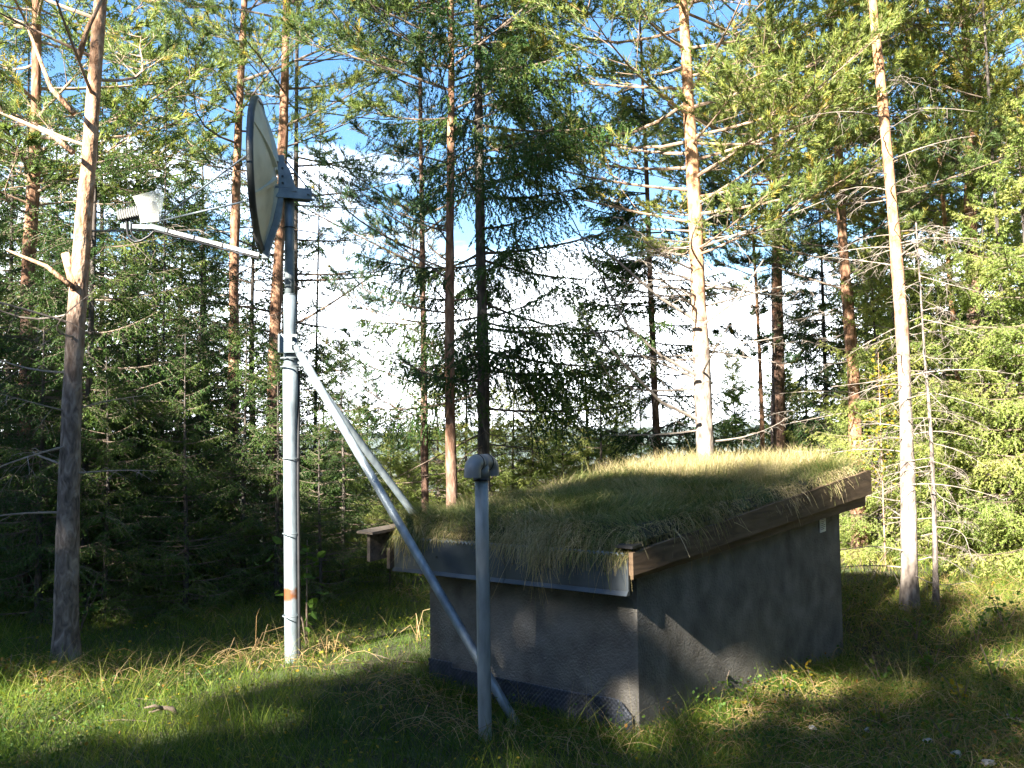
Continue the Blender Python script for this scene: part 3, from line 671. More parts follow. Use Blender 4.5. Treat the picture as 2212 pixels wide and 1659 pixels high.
# ---------------------------------------------------------------- trees
def nrm(a): return a / (np.linalg.norm(a, axis=-1, keepdims=True) + 1e-9)
def needles(g, Aa, Bb, tint, rng, per_m, ln, wd, ang, minn=3, tuft=0.0):
    """needles along twigs Aa->Bb as thin triangles"""
    L = np.linalg.norm(Bb - Aa, axis=1); cnt = np.maximum((L * per_m).astype(int), minn)
    idx = np.repeat(np.arange(len(Aa)), cnt); n = len(idx)
    f = rng.rand(n)
    if tuft: f = 1 - (1 - tuft) * f * rng.rand(n) ** .3
    T = nrm(Bb - Aa)[idx]; P = Aa[idx] + (Bb - Aa)[idx] * f[:, None]
    q = rng.normal(0, 1, (n, 3)); q -= T * (q * T).sum(1, keepdims=True); q = nrm(q)
    a = ang * rng.uniform(.7, 1.25, n)[:, None]; D = T * np.cos(a) + q * np.sin(a)
    W = nrm(np.cross(D, rng.normal(0, 1, (n, 3))))
    l = (ln * rng.uniform(.7, 1.2, n))[:, None]; wv = W * wd * .5
    V = np.stack([P - wv, P + wv, P + D * l], 1).reshape(-1, 3)
    tt = np.clip(tint[idx] + rng.uniform(-.12, .12, n), 0, 1)
    g.add(V, np.arange(3 * n).reshape(n, 3), tint=np.repeat(tt, 3))

def trunk_mesh(path, rad, upper, rng, sides=14, per_m=5, knots=0):
    """path list of (x,y,z), rad list, upper = tint list -> lumpy tapered trunk"""
    path = np.array([list(p) for p in path], float); L = np.concatenate([[0], np.cumsum(np.linalg.norm(np.diff(path, axis=0), axis=1))])
    K = max(int(L[-1] * per_m), 8); s = np.linspace(0, L[-1], K)
    P = np.stack([np.interp(s, L, path[:, i]) for i in range(3)], 1)
    P[1:-1] = (P[:-2] + 2 * P[1:-1] + P[2:]) / 4
    r = np.interp(s, L, rad); tn = np.interp(s, L, upper)
    P[:, 0] += .25 * r * fnoise(s, s * 0, rng.randint(999), 1.8); P[:, 1] += .25 * r * fnoise(s, s * 0, rng.randint(999), 1.8)
    r = r * (1 + .05 * np.sin(s * 3 + rng.rand() * 6) + rng.uniform(-.04, .04, K))
    g = G(); g.tubes(P, r, sides, tint=tn[None])
    V = g.v[0]; c = np.repeat(P, sides, 0); V += (V - c) * rng.uniform(-.07, .07, (len(V), 1)).astype(np.float32)
    return g, P, r, s

def on_path(P, r, f):
    i = np.clip(f * (len(P) - 1), 0, len(P) - 1.001); k = i.astype(int); w_ = (i - k)[:, None]
    return P[k] * (1 - w_) + P[k + 1] * w_, r[k]

def limb_set(rng, P, r, f0, f1, nb, Lf, rise, curve, az_bias=None, K=7, wob=.06):
    """main branches: returns paths (nb,K,3), lengths"""
    f = np.sort(rng.uniform(f0, f1, nb)); base, rr = on_path(P, r, f)
    az = np.arange(nb) * 2.4 + rng.normal(0, .5, nb)
    if az_bias is not None: az = np.where(rng.rand(nb) < az_bias[1], az_bias[0] + rng.normal(0, .7, nb), az)
    L = Lf(f) * rng.uniform(.65, 1.15, nb); rs = rise(f) + rng.normal(0, .10, nb)
    t = np.linspace(0, 1, K)[None]; D = np.stack([np.cos(az), np.sin(az)], 1)
    hor = L[:, None] * (t * np.cos(rs[:, None]))
    ver = L[:, None] * (np.sin(rs[:, None]) * t + curve(f)[:, None] * t * t)
    w1 = rng.normal(0, wob, (nb, 1)) * L[:, None] * np.sin(t * rng.uniform(2, 5, (nb, 1)))
    X = base[:, None, 0] + D[:, :1] * hor - D[:, 1:] * w1; Y = base[:, None, 1] + D[:, 1:] * hor + D[:, :1] * w1
    Z = base[:, None, 2] + ver + .4 * w1
    return np.stack([X, Y, Z], -1), L, f, rr

def sample(Pb, s):
    K = Pb.shape[1]; i = np.clip(s * (K - 1), 0, K - 1.001); k = i.astype(int); w_ = (i - k)[..., None]
    bi = np.arange(Pb.shape[0])[:, None]
    A = Pb[bi, k]; B = Pb[bi, k + 1]
    return A * (1 - w_) + B * w_, nrm(B - A)

def children_of(rng, Pb, L, n, s0, lenf, fwd, down, jit=.25, Kc=3, droop=0.0, up=0.0):
    """n side shoots per branch, alternate sides; returns (N,Kc,3), length"""
    nb = len(Pb); s = s0 + (1 - s0) * (np.arange(n)[None] + rng.rand(nb, n)) / n
    p, T = sample(Pb, s); lat = nrm(np.cross(T, np.array([0, 0, 1.]))); sd = np.where(np.arange(n)[None] % 2 == 0, 1, -1)[..., None]
    D = lat * sd + T * fwd + np.array([0, 0, 1.]) * (up - down) + rng.normal(0, jit, p.shape); D = nrm(D)
    l = (lenf(s) * L[:, None]) * rng.uniform(.6, 1.2, s.shape)
    t = np.linspace(0, 1, Kc)[:, None]
    C = p[:, :, None] + D[:, :, None] * (l[..., None, None] * t) + np.array([0, 0, -1.]) * (droop * l[..., None, None] * t * t)
    return C.reshape(-1, Kc, 3), l.reshape(-1), s.reshape(-1)

def make_spruce(rng, root, P, r, f0, f1, nb, R, mat, droop=.25, dens=1.0, wd=.006, ln=.017, shape=.8, az_bias=None, tint0=.4, hang=.9, limbmat='twig', pm=110):
    wd *= 1.5; nb = int(nb * 1.35); dens *= 1.3
    Lf = lambda f: R * (1 - np.clip((f - f0) / (1.02 - f0), 0, 1)) ** shape + .08
    Pb, L, f, rr = limb_set(rng, P, r, f0, f1, nb, Lf, lambda f: -droop + .55 * np.clip((f - .55) / .45, 0, 1), lambda f: .22 + 0 * f, az_bias, wob=.03)
    gw = G(); K = Pb.shape[1]; t = np.linspace(0, 1, K)[None]
    gw.tubes(Pb, (np.minimum(.005 + .007 * L, rr * .45))[:, None] * (1 - .85 * t), 5)
    n2 = max(int(16 * dens), 5)
    C2, l2, s2 = children_of(rng, Pb, L, n2, .10, lambda s: .40 * (1 - s) ** .8 + .07, .9, .15, .2, 4, droop=.45)
    gw.tubes(C2, np.full((len(C2), 4), .0035) * np.linspace(1, .35, 4)[None], 3)
    n3 = 5
    C3, l3, s3 = children_of(rng, C2, l2, n3, .15, lambda s: .42 * (1 - s * .6), .7, hang, .25, 2, droop=.3)
    k = l3 > .02; C3 = C3[k]
    gn = G(); tb = tint0 + .18 * rng.randn(len(L))
    t2 = np.repeat(tb, n2); t3 = np.repeat(t2, n3)[k]
    for j in range(3): needles(gn, C2[:, j], C2[:, j + 1], t2 + .05 * j, rng, pm, ln, wd, .9)
    needles(gn, C3[:, 0], C3[:, 1], t3 + .1, rng, pm, ln, wd, .8)
    m = K // 3
    for j in range(m, K - 1): needles(gn, Pb[:, j], Pb[:, j + 1], tb, rng, pm, ln, wd, .9)
    lm = gw.build('limbs', M[limbmat], root); gn.build('crown', M[mat], root)

def make_pine(rng, root, P, r, f0, f1, nb, R, mat='pine_needle', rise=.25, dens=1.0, wd=.0045, ln=.065, az_bias=None, tint0=.5, limbmat='twig', shape=.5, per=130, yellow=.06, n2=12, n3=7):
    wd *= 1.75; nb = int(nb * 1.6)
    Lf = lambda f: R * (1 - np.clip((f - f0) / (1.03 - f0), 0, 1)) ** shape * (.55 + .45 * np.clip((f - f0) / .12, 0, 1)) + .15
    Pb, L, f, rr = limb_set(rng, P, r, f0, f1, nb, Lf, lambda f: rise + .4 * np.clip((f - .6) / .4, 0, 1), lambda f: .12 + 0 * f, az_bias, wob=.07)
    gw = G(); K = Pb.shape[1]; t = np.linspace(0, 1, K)[None]
    gw.tubes(Pb, (np.minimum(.005 + .006 * L, rr * .45))[:, None] * (1 - .85 * t), 6)
    n2 = max(int(n2 * dens), 3)
    C2, l2, s2 = children_of(rng, Pb, L, n2, .28, lambda s: .42 * (1 - s) + .14, 1.0, 0, .35, 4, up=.25, droop=-.12)
    gw.tubes(C2, np.full((len(C2), 4), .0042) * np.linspace(1, .4, 4)[None], 4)
    C3, l3, s3 = children_of(rng, C2, l2, n3, .30, lambda s: .38 * (1 - s * .5) + .05, 1.1, 0, .45, 3, up=.3, droop=-.15)
    gw.tubes(C3, np.full((len(C3), 3), .003) * np.linspace(1, .5, 3)[None], 3)
    gn = G(); tb = np.clip(tint0 + .12 * rng.randn(len(L)), 0, .85); t2 = np.repeat(tb, n2); t3 = np.repeat(t2, n3)
    t3 = np.where(rng.rand(len(t3)) < yellow, 1.0, t3 + .1 * rng.randn(len(t3)))
    needles(gn, C3[:, 1], C3[:, 2] + .3 * (C3[:, 2] - C3[:, 1]), t3, rng, per * 1.6, ln, wd, .68, minn=14)
    needles(gn, C3[:, 0], C3[:, 1], t3, rng, per * .6, ln * .9, wd, .7, minn=3)
    needles(gn, C2[:, 2], C2[:, 3] + .2 * (C2[:, 3] - C2[:, 2]), t2, rng, per * 1.5, ln, wd, .62, minn=9)
    lm = gw.build('limbs', M[limbmat], root); gn.build('crown', M[mat], root)

def make_dead(rng, root, P, r, f0, f1, nb, R, mat='dead_twig', rise=.05, curve=-.1, az_bias=None, th=1.0, n2=6, wob=.12, name='dead_branches'):
    Pb, L, f, rr = limb_set(rng, P, r, f0, f1, nb, lambda f: R + 0 * f, lambda f: rise + 0 * f, lambda f: curve + 0 * f, az_bias, K=9, wob=wob)
    gw = G(); K = 9; t = np.linspace(0, 1, K)[None]
    gw.tubes(Pb, (th * (.004 + .0055 * L))[:, None] * (1 - .8 * t), 5)
    C2, l2, s2 = children_of(rng, Pb, L, n2, .2, lambda s: .32 * (1 - s) + .06, .6, .1, .55, 4, droop=.3)
    gw.tubes(C2, np.full((len(C2), 4), .0032 * th) * np.linspace(1, .35, 4)[None], 3)
    C3, l3, s3 = children_of(rng, C2, l2, 3, .3, lambda s: .4 + 0 * s, .6, .1, .6, 3, droop=.4)
    gw.tubes(C3, np.full((len(C3), 3), .0018 * th) * np.linspace(1, .5, 3)[None], 3)
    gw.build(name, M[mat], root)

def tree_root(name, label, cat, pts, d, group=None):
    """pts: picture points up the trunk; the tree stands on the ground at distance d"""
    p0 = at(pts[0][0], pts[0][1], d); x, y = p0.x, p0.y; z = gz(x, y)
    base = Vector((x, y, z)); t = thing(name, label, cat, base, 0, group)
    path = [Vector((0, 0, -.3))]
    for (a, b) in pts:
        q = at(a, b, d) - base; q.y = 0 if len(path) else q.y
        if q.z > .15: path.append(q)
    return t, base, path

def std_tree(kind, name, label, pts, d, wpx, H, bark, up_z=None, seed=0, top_r=.03, group=None, **kw):
    """wpx: trunk width in picture units at breast height; H total height; up_z height where the bark turns orange"""
    t, base, path = tree_root(name, label, 'tree', pts, d, group)
    q = path[-1]; dx = (path[-1].x - path[1].x) / max(path[-1].z - path[1].z, .5) if len(path) > 2 else 0
    if q.z < H: path.append(Vector((q.x + dx * (H - q.z), 0, H)))
    zs = [p.z for p in path]; r0 = wpx / FPX * d / 2
    rad = [max(top_r * .3, r0 * (1.0 - .88 * max(z, 0) / H) / .93 * (1.25 if z < 0 else 1)) for z in zs]
    # insert points so that taper and colour run smoothly
    P2, R2, T2 = [], [], []
    for i in range(len(path) - 1):
        m = max(int((path[i + 1].z - path[i].z) / .5), 1)
        m = m if path[i].z > .6 else max(m, 8)
        for k in range(m):
            f = k / m; p = path[i].lerp(path[i + 1], f); P2.append(p)
            flare = 1 + .55 * math.exp(-max(p.z, 0) / .14)
            R2.append(max(.008, r0 / .93 * (1 - .9 * max(p.z, 0) / H)) * flare); 
            T2.append(0 if up_z is None else min(max((p.z - up_z) / .9 + .5, 0), 1))
    P2.append(path[-1]); R2.append(.008); T2.append(1 if up_z is not None else 0)
    rng = np.random.RandomState(seed)
    g, P, r, s = trunk_mesh(P2, R2, T2, rng)
    g.build('trunk', M[bark], t, True)
    return t, P, r, rng

# ---------------------------------------------------------------- the trees one can tell apart
def fr(P, base, py, d):
    """fraction along the trunk of the height seen at picture row py"""
    z = at(1106, py, d).z - base.z
    return float(np.clip((z - P[0][2]) / (P[-1][2] - P[0][2]), 0, 1))

def named_trees():
    # big pine at the far left, forked stub, orange upper trunk
    d = 6.75
    t, P, r, rg = std_tree('p', 'pine_tree', 'thick pine nearest the left edge, grey below and orange above a forked stub', [(141, 1440), (138, 1100), (146, 700), (154, 480), (166, 280), (181, 0)], d, 47, 9.5, 'pine_bark', up_z=2.75, seed=1)
    b = t.location; F = lambda py: fr(P, b, py, d)
    make_pine(rg, t, P, r, F(300), .99, 17, 2.1, rise=.35, limbmat='orange_limb', wd=.004, tint0=.45, az_bias=(math.pi, .35))
    make_dead(rg, t, P, r, F(1050), F(420), 9, 1.0, rise=.15, curve=.05, mat='dead_twig', az_bias=(math.pi, .3))
    make_dead(rg, t, P, r, F(1250), F(950), 3, .9, rise=-.1, curve=-.1, mat='dead_twig', az_bias=(math.pi, .8))
    g = G(); q = at(150, 622, d) - b; e = at(122, 540, d) - b; e2 = at(136, 585, d) - b; q.y = e.y = e2.y = -.03
    g.tubes(np.array([list(q), list(e2), list(e)]), np.array([.045, .035, .030]), 12, tint=.9, cap=True)
    l = [at(150, 615, d) - b, at(100, 575, d) - b, at(15, 540, d) - b]
    g.build('limb_stub', M['pine_bark'], t, True); g = G(); g.tubes(np.array([list(x) for x in l]), np.array([.022, .016, .008]), 9, tint=.9, cap=True); g.build('limb', M['pine_bark'], t, True)
    for (x0, y0, x1, y1, x2, y2) in ((160, 245, 110, 190, 60, 60), (168, 130, 190, 60, 240, -40), (158, 330, 110, 290, 20, 250)):
        g = G(); l = [at(x0, y0, d) - b, at(x1, y1, d) - b, at(x2, y2, d) - b]; g.tubes(np.array([list(x) for x in l]), np.array([.024, .018, .008]), 9, tint=1, cap=True); g.build('limb', M['pine_bark'], t, True)
    # second and third pine
    d = 11.0
    t, P, r, rg = std_tree('p', 'pine_tree', 'slender orange pine crossing behind the feed arm of the dish', [(498, 1330), (497, 900), (494, 600), (497, 300), (507, 0)], d, 27, 12, 'red_bark', up_z=2.4, seed=2)
    b = t.location; F = lambda py: fr(P, b, py, d)
    make_pine(rg, t, P, r, F(420), .99, 24, 2.3, rise=.2, tint0=.5, wd=.005)
    make_dead(rg, t, P, r, F(1100), F(450), 14, 1.1)
    d = 10.6
    t, P, r, rg = std_tree('p', 'pine_tree', 'orange pine rising directly behind the dish, just left of the mast', [(583, 1330), (583, 900), (590, 600), (598, 300), (602, 0)], d, 30, 12.5, 'red_bark', up_z=2.0, seed=3)
    b = t.location; F = lambda py: fr(P, b, py, d)
    make_pine(rg, t, P, r, F(330), .99, 22, 2.3, rise=.25, tint0=.5, wd=.005)
    make_dead(rg, t, P, r, F(1000), F(350), 10, 1.0, mat='twig')
    # dark stem behind the upper mast with bluish pine foliage to its right
    d = 12.5
    t, P, r, rg = std_tree('p', 'pine_tree', 'dark stemmed pine showing just above the bracket on the mast top', [(630, 1300), (628, 700), (628, 300), (626, 0)], d, 17, 11.5, 'dark_bark', seed=4)
    b = t.location; F = lambda py: fr(P, b, py, d)
    make_pine(rg, t, P, r, F(820), .99, 34, 2.7, mat='blue_needle', rise=.12, tint0=.42, wd=.005, az_bias=(0, .5), dens=.9, per=80, n3=5)
    d = 13.5
    t, P, r, rg = std_tree('p', 'thin_tree', 'very thin dark stem between the mast and the steel brace', [(676, 1250), (677, 900), (680, 480)], d, 9, 7.2, 'dark_bark', seed=5)
    b = t.location; F = lambda py: fr(P, b, py, d)
    make_spruce(rg, t, P, r, F(1200), .99, 50, 1.2, 'spruce_needle', wd=.009, ln=.022, dens=.8)
    # middle group
    d = 10.8
    t, P, r, rg = std_tree('p', 'pine_tree', 'thin dark pine left of the middle pair, blue green tufts on bare limbs', [(918, 1160), (914, 800), (909, 500), (904, 250), (900, 0)], d, 17, 9.5, 'red_bark', seed=6)
    b = t.location; F = lambda py: fr(P, b, py, d)
    make_pine(rg, t, P, r, F(900), .99, 32, 1.75, mat='blue_needle', rise=.35, tint0=.45, wd=.005, dens=.8, per=100, az_bias=(math.pi, .4), n3=5)
    make_dead(rg, t, P, r, F(1080), F(850), 6, .7, mat='twig')
    d = 9.6
    t, P, r, rg = std_tree('p', 'pine_tree', 'orange barked pine standing between a thin dark pine and the dark spruce', [(977, 1160), (970, 800), (970, 500), (972, 250), (970, 0)], d, 25, 11, 'red_bark', up_z=1.6, seed=7)
    b = t.location; F = lambda py: fr(P, b, py, d)
    make_pine(rg, t, P, r, F(300), .99, 44, 2.1, rise=.25, tint0=.30, wd=.006, mat='pine_needle')
    make_pine(rg, t, P, r, F(820), F(300), 7, 1.6, mat='blue_needle', rise=.30, tint0=.5, wd=.005, dens=.6, az_bias=(math.pi, .6), n2=7)
    d = 9.9
    t, P, r, rg = std_tree('s', 'spruce_tree', 'dark spruce with drooping fringed branches behind the vent pipe', [(1046, 1160), (1043, 800), (1037, 500), (1032, 250), (1030, 0)], d, 29, 12, 'dark_bark', seed=8)
    b = t.location; F = lambda py: fr(P, b, py, d)
    make_spruce(rg, t, P, r, F(900), .99, 78, 1.85, 'spruce_needle', droop=.22, dens=1.4, hang=1.7, az_bias=(-.1, .35), tint0=.38, shape=.4, pm=150, wd=.010, ln=.023)
    make_dead(rg, t, P, r, F(1000), F(700), 12, 1.2, mat='twig', n2=9, rise=-.15, curve=-.05)
    # right of the gap
    d = 12.2
    t, P, r, rg = std_tree('s', 'spruce_tree', 'dark spruce with flat plates of foliage left of the sunlit pine', [(1428, 1120), (1418, 900), (1408, 600), (1400, 300)], d, 19, 8.6, 'red_bark', seed=9)
    b = t.location; F = lambda py: fr(P, b, py, d)
    make_spruce(rg, t, P, r, F(1040), .99, 46, 1.35, 'spruce_needle', droop=.10, dens=1.15, hang=.3, tint0=.30, shape=.45, wd=.010, ln=.026, pm=140, az_bias=(2.9, .25))
    d = 9.8
    t, P, r, rg = std_tree('p', 'pine_tree', 'brightly sunlit thick pine with dead branches rising behind the turf roof', [(1526, 1110), (1520, 800), (1510, 500), (1496, 200), (1487, 0)], d, 41, 11, 'pale_bark', up_z=3.0, seed=10)
    b = t.location; F = lambda py: fr(P, b, py, d)
    make_pine(rg, t, P, r, F(560), .99, 62, 2.6, rise=.12, tint0=.60, wd=.006, limbmat='orange_limb', dens=1.25, yellow=.05)
    make_dead(rg, t, P, r, F(1000), F(480), 32, 1.35, rise=.12, curve=.05, th=1.2, n2=8)
    for pts_ in (((1505, 905), (1430, 870), (1360, 800), (1285, 720), (1230, 640)), ((1503, 810), (1430, 770), (1360, 710), (1300, 600), (1235, 470)), ((1500, 690), (1420, 640), (1330, 560), (1240, 500)), ((1520, 700), (1590, 650), (1650, 560))):
        g = G(); l = [at(x, y, d - .1 - .12 * i) - b for i, (x, y) in enumerate(pts_)]; g.tubes(np.array([list(x) for x in l]), np.linspace(.020, .006, len(l)), 6); g.build('dead_limb', M['dead_twig'], t)
    d = 13.0
    t, P, r, rg = std_tree('p', 'pine_tree', 'slim orange stem standing to the right of the sunlit pine', [(1651, 1120), (1647, 800), (1638, 550), (1627, 350), (1622, 250)], d, 12, 7.6, 'red_bark', up_z=1.0, seed=11)
    b = t.location; F = lambda py: fr(P, b, py, d)
    make_pine(rg, t, P, r, F(800), .99, 34, 1.0, mat='blue_needle', rise=.1, tint0=.5, wd=.006, dens=.7, per=90)
    make_dead(rg, t, P, r, F(1000), F(600), 8, .6)
    d = 11.4
    t, P, r, rg = std_tree('p', 'pine_tree', 'red brown pine emerging from dark foliage behind the high end of the roof', [(1858, 1160), (1850, 800), (1838, 600), (1828, 400), (1824, 200)], d, 30, 10.5, 'red_bark', up_z=.4, seed=12)
    b = t.location; F = lambda py: fr(P, b, py, d)
    make_pine(rg, t, P, r, F(640), .99, 44, 2.2, rise=.2, tint0=.42, wd=.0055, dens=1.1, limbmat='twig')
    make_dead(rg, t, P, r, F(1000), F(600), 16, .9)
    d = 13.8
    t, P, r, rg = std_tree('s', 'spruce_tree', 'bushy dark spruce filling the space left of the red brown pine', [(1795, 1140), (1790, 900), (1785, 560)], d, 14, 6.4, 'dark_bark', seed=13)
    b = t.location; F = lambda py: fr(P, b, py, d)
    make_spruce(rg, t, P, r, .1, .99, 90, 1.35, 'spruce_needle', droop=.1, dens=1.2, tint0=.15, shape=.6, wd=.008, ln=.022)
    # right pines
    d = 8.35
    t, P, r, rg = std_tree('p', 'pine_tree', 'tall sunlit pine right of the shed with pale dead side branches', [(1967, 1324), (1968, 1000), (1962, 700), (1945, 400), (1928, 150), (1915, 0)], d, 31, 11.5, 'pale_bark', up_z=2.6, seed=14)
    b = t.location; F = lambda py: fr(P, b, py, d)
    make_pine(rg, t, P, r, F(20), .99, 16, 1.7, rise=.2, tint0=.55, wd=.0048, limbmat='orange_limb')
    make_dead(rg, t, P, r, F(1250), F(130), 44, .85, rise=.2, curve=-.25, th=.8, n2=7)
    d = 8.3
    t, P, r, rg = std_tree('s', 'dead_spruce', 'thin bare spruce with white dead twigs close beside the tall sunlit pine', [(2022, 1332), (2024, 1100), (2020, 900), (2012, 800)], d, 12, 3.6, 'pine_bark', seed=15)
    b = t.location; F = lambda py: fr(P, b, py, d)
    make_dead(rg, t, P, r, F(1180), .98, 42, .75, rise=-.15, curve=-.15, th=.7, n2=9, wob=.08)
    d = 11.5
    t, P, r, rg = std_tree('p', 'pine_tree', 'slender pale stem further back, right of the tall sunlit pine', [(2100, 1290), (2085, 900), (2070, 600), (2056, 380)], d, 14, 10, 'pale_bark', up_z=1.5, seed=16)
    b = t.location; F = lambda py: fr(P, b, py, d)
    make_pine(rg, t, P, r, F(520), .99, 34, 2.3, rise=.15, tint0=.68, wd=.006, dens=1.0, yellow=.06)
    make_dead(rg, t, P, r, F(1200), F(600), 26, 1.0)
    d = 10.3
    t, P, r, rg = std_tree('p', 'thin_tree', 'thin dark stem standing at the right edge of the picture', [(2196, 1300), (2190, 900), (2180, 600), (2170, 300)], d, 12, 9, 'dark_bark', seed=17)
    b = t.location; F = lambda py: fr(P, b, py, d)
    make_pine(rg, t, P, r, F(420), .99, 26, 2.2, rise=.1, tint0=.70, wd=.0055, dens=1.0, yellow=.08)
    make_dead(rg, t, P, r, F(1200), F(500), 10, .7)
    # left thicket stems
    for k, (pts, d, wp, H, lab) in enumerate((
        ([(178, 1340), (180, 900), (182, 560)], 8.6, 18, 6.5, 'dark spruce stem close behind the big left pine, on its right side'),
        ([(262, 1340), (256, 900), (252, 520)], 10.5, 10, 6.0, 'thin dark spruce midway between the big left pine and the slender orange pine'),
        ([(345, 1340), (342, 900), (340, 620)], 9.7, 9, 5.4, 'young spruce whose low branches fill the shade under the feed arm'),
        ([(44, 1330), (40, 900), (34, 480)], 10.2, 12, 7.5, 'spruce showing left of the big left pine, light green at its top'),
        ([(8, 1330), (4, 900), (2, 600)], 11.5, 14, 8, 'spruce stem at the very left edge of the picture'))):
        t, P, r, rg = std_tree('s', 'spruce_tree', lab, pts, d, wp, H, 'dark_bark', seed=30 + k)
        b = t.location
        make_spruce(rg, t, P, r, .10, .985, 66, (1.1, 1.0, 1.1, 1.2, 1.3)[k], 'spruce_needle', droop=.15, dens=1.1, tint0=.5, shape=.6, wd=.0065, ln=.019, hang=.7)
named_trees()

def prototypes():
    out = {}
    def one(key, mat, H, R, nb, seed, kind='s', hide=False, **kw):
        rng = np.random.RandomState(seed); t = thing('spruce_tree' if kind == 's' else 'pine_tree', None, 'tree', (0, 0, 0))
        zz = np.linspace(-.3, H, 14); rr = [max(.006, .011 * H * (1 - .95 * max(z, 0) / H)) for z in zz]
        g, P, r, s = trunk_mesh([Vector((.03 * math.sin(z), .02 * math.cos(z * 1.3), z)) for z in zz], rr, [0 if z < H * .35 else 1 for z in zz], rng, 8)
        g.build('trunk', M['dark_bark' if kind == 's' else 'red_bark'], t, True)
        if kind == 's': make_spruce(rng, t, P, r, kw.pop('f0', .05), .985, nb, R, mat, **kw)
        else: make_pine(rng, t, P, r, kw.pop('f0', .4), .985, nb, R, mat, **kw)
        out[key] = (t, H)
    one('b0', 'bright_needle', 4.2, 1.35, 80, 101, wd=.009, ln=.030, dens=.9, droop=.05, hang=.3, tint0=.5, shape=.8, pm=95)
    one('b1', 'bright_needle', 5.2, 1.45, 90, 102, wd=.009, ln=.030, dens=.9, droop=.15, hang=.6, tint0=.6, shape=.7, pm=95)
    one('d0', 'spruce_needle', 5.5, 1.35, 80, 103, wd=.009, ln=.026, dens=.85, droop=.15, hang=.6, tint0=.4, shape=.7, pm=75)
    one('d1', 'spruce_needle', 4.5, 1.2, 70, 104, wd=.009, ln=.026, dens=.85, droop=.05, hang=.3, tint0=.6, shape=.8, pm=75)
    one('o0', 'spruce_needle', 9.0, 1.0, 110, 111, wd=.030, ln=.070, dens=.8, droop=.15, hang=.6, tint0=.4, shape=.33, pm=55)  # o types: unseen light blockers, crowns shaped for shade and sun gaps
    one('o1', 'spruce_needle', 9.0, 1.25, 110, 112, wd=.030, ln=.070, dens=.8, droop=.1, hang=.3, tint0=.4, shape=.5, pm=55)
    one('op', 'pine_needle', 12.5, 1.5, 50, 113, 'p', f0=.78, wd=.016, ln=.10, per=90, shape=.3)
    one('oq', 'pine_needle', 10.5, 1.3, 40, 114, 'p', f0=.885, wd=.016, ln=.10, per=90, shape=.3, rise=.0)
    one('p0', 'pine_needle', 9.0, 2.2, 32, 105, 'p', wd=.008, ln=.075, tint0=.58, per=75, rise=.2, n3=5, limbmat='orange_limb')
    return out
PR = prototypes(); used = set()

def put(key, x, y, H, label, group, rz=0):
    t, H0 = PR[key]
    o = t if key not in used else copy_tree(t)
    used.add(key); s = H / H0
    o.location = (x, y, gz(x, y) - .02); o.rotation_euler = (0, 0, rz); o.scale = (s * (1 if H > H0 else 1), s, s)
    tagp(o, label, 'tree', group); return o
def pput(key, px, d, H, label, group, rz=0):
    p = at(px, 1000, d); return put(key, p.x, p.y, H, label, group, rz)

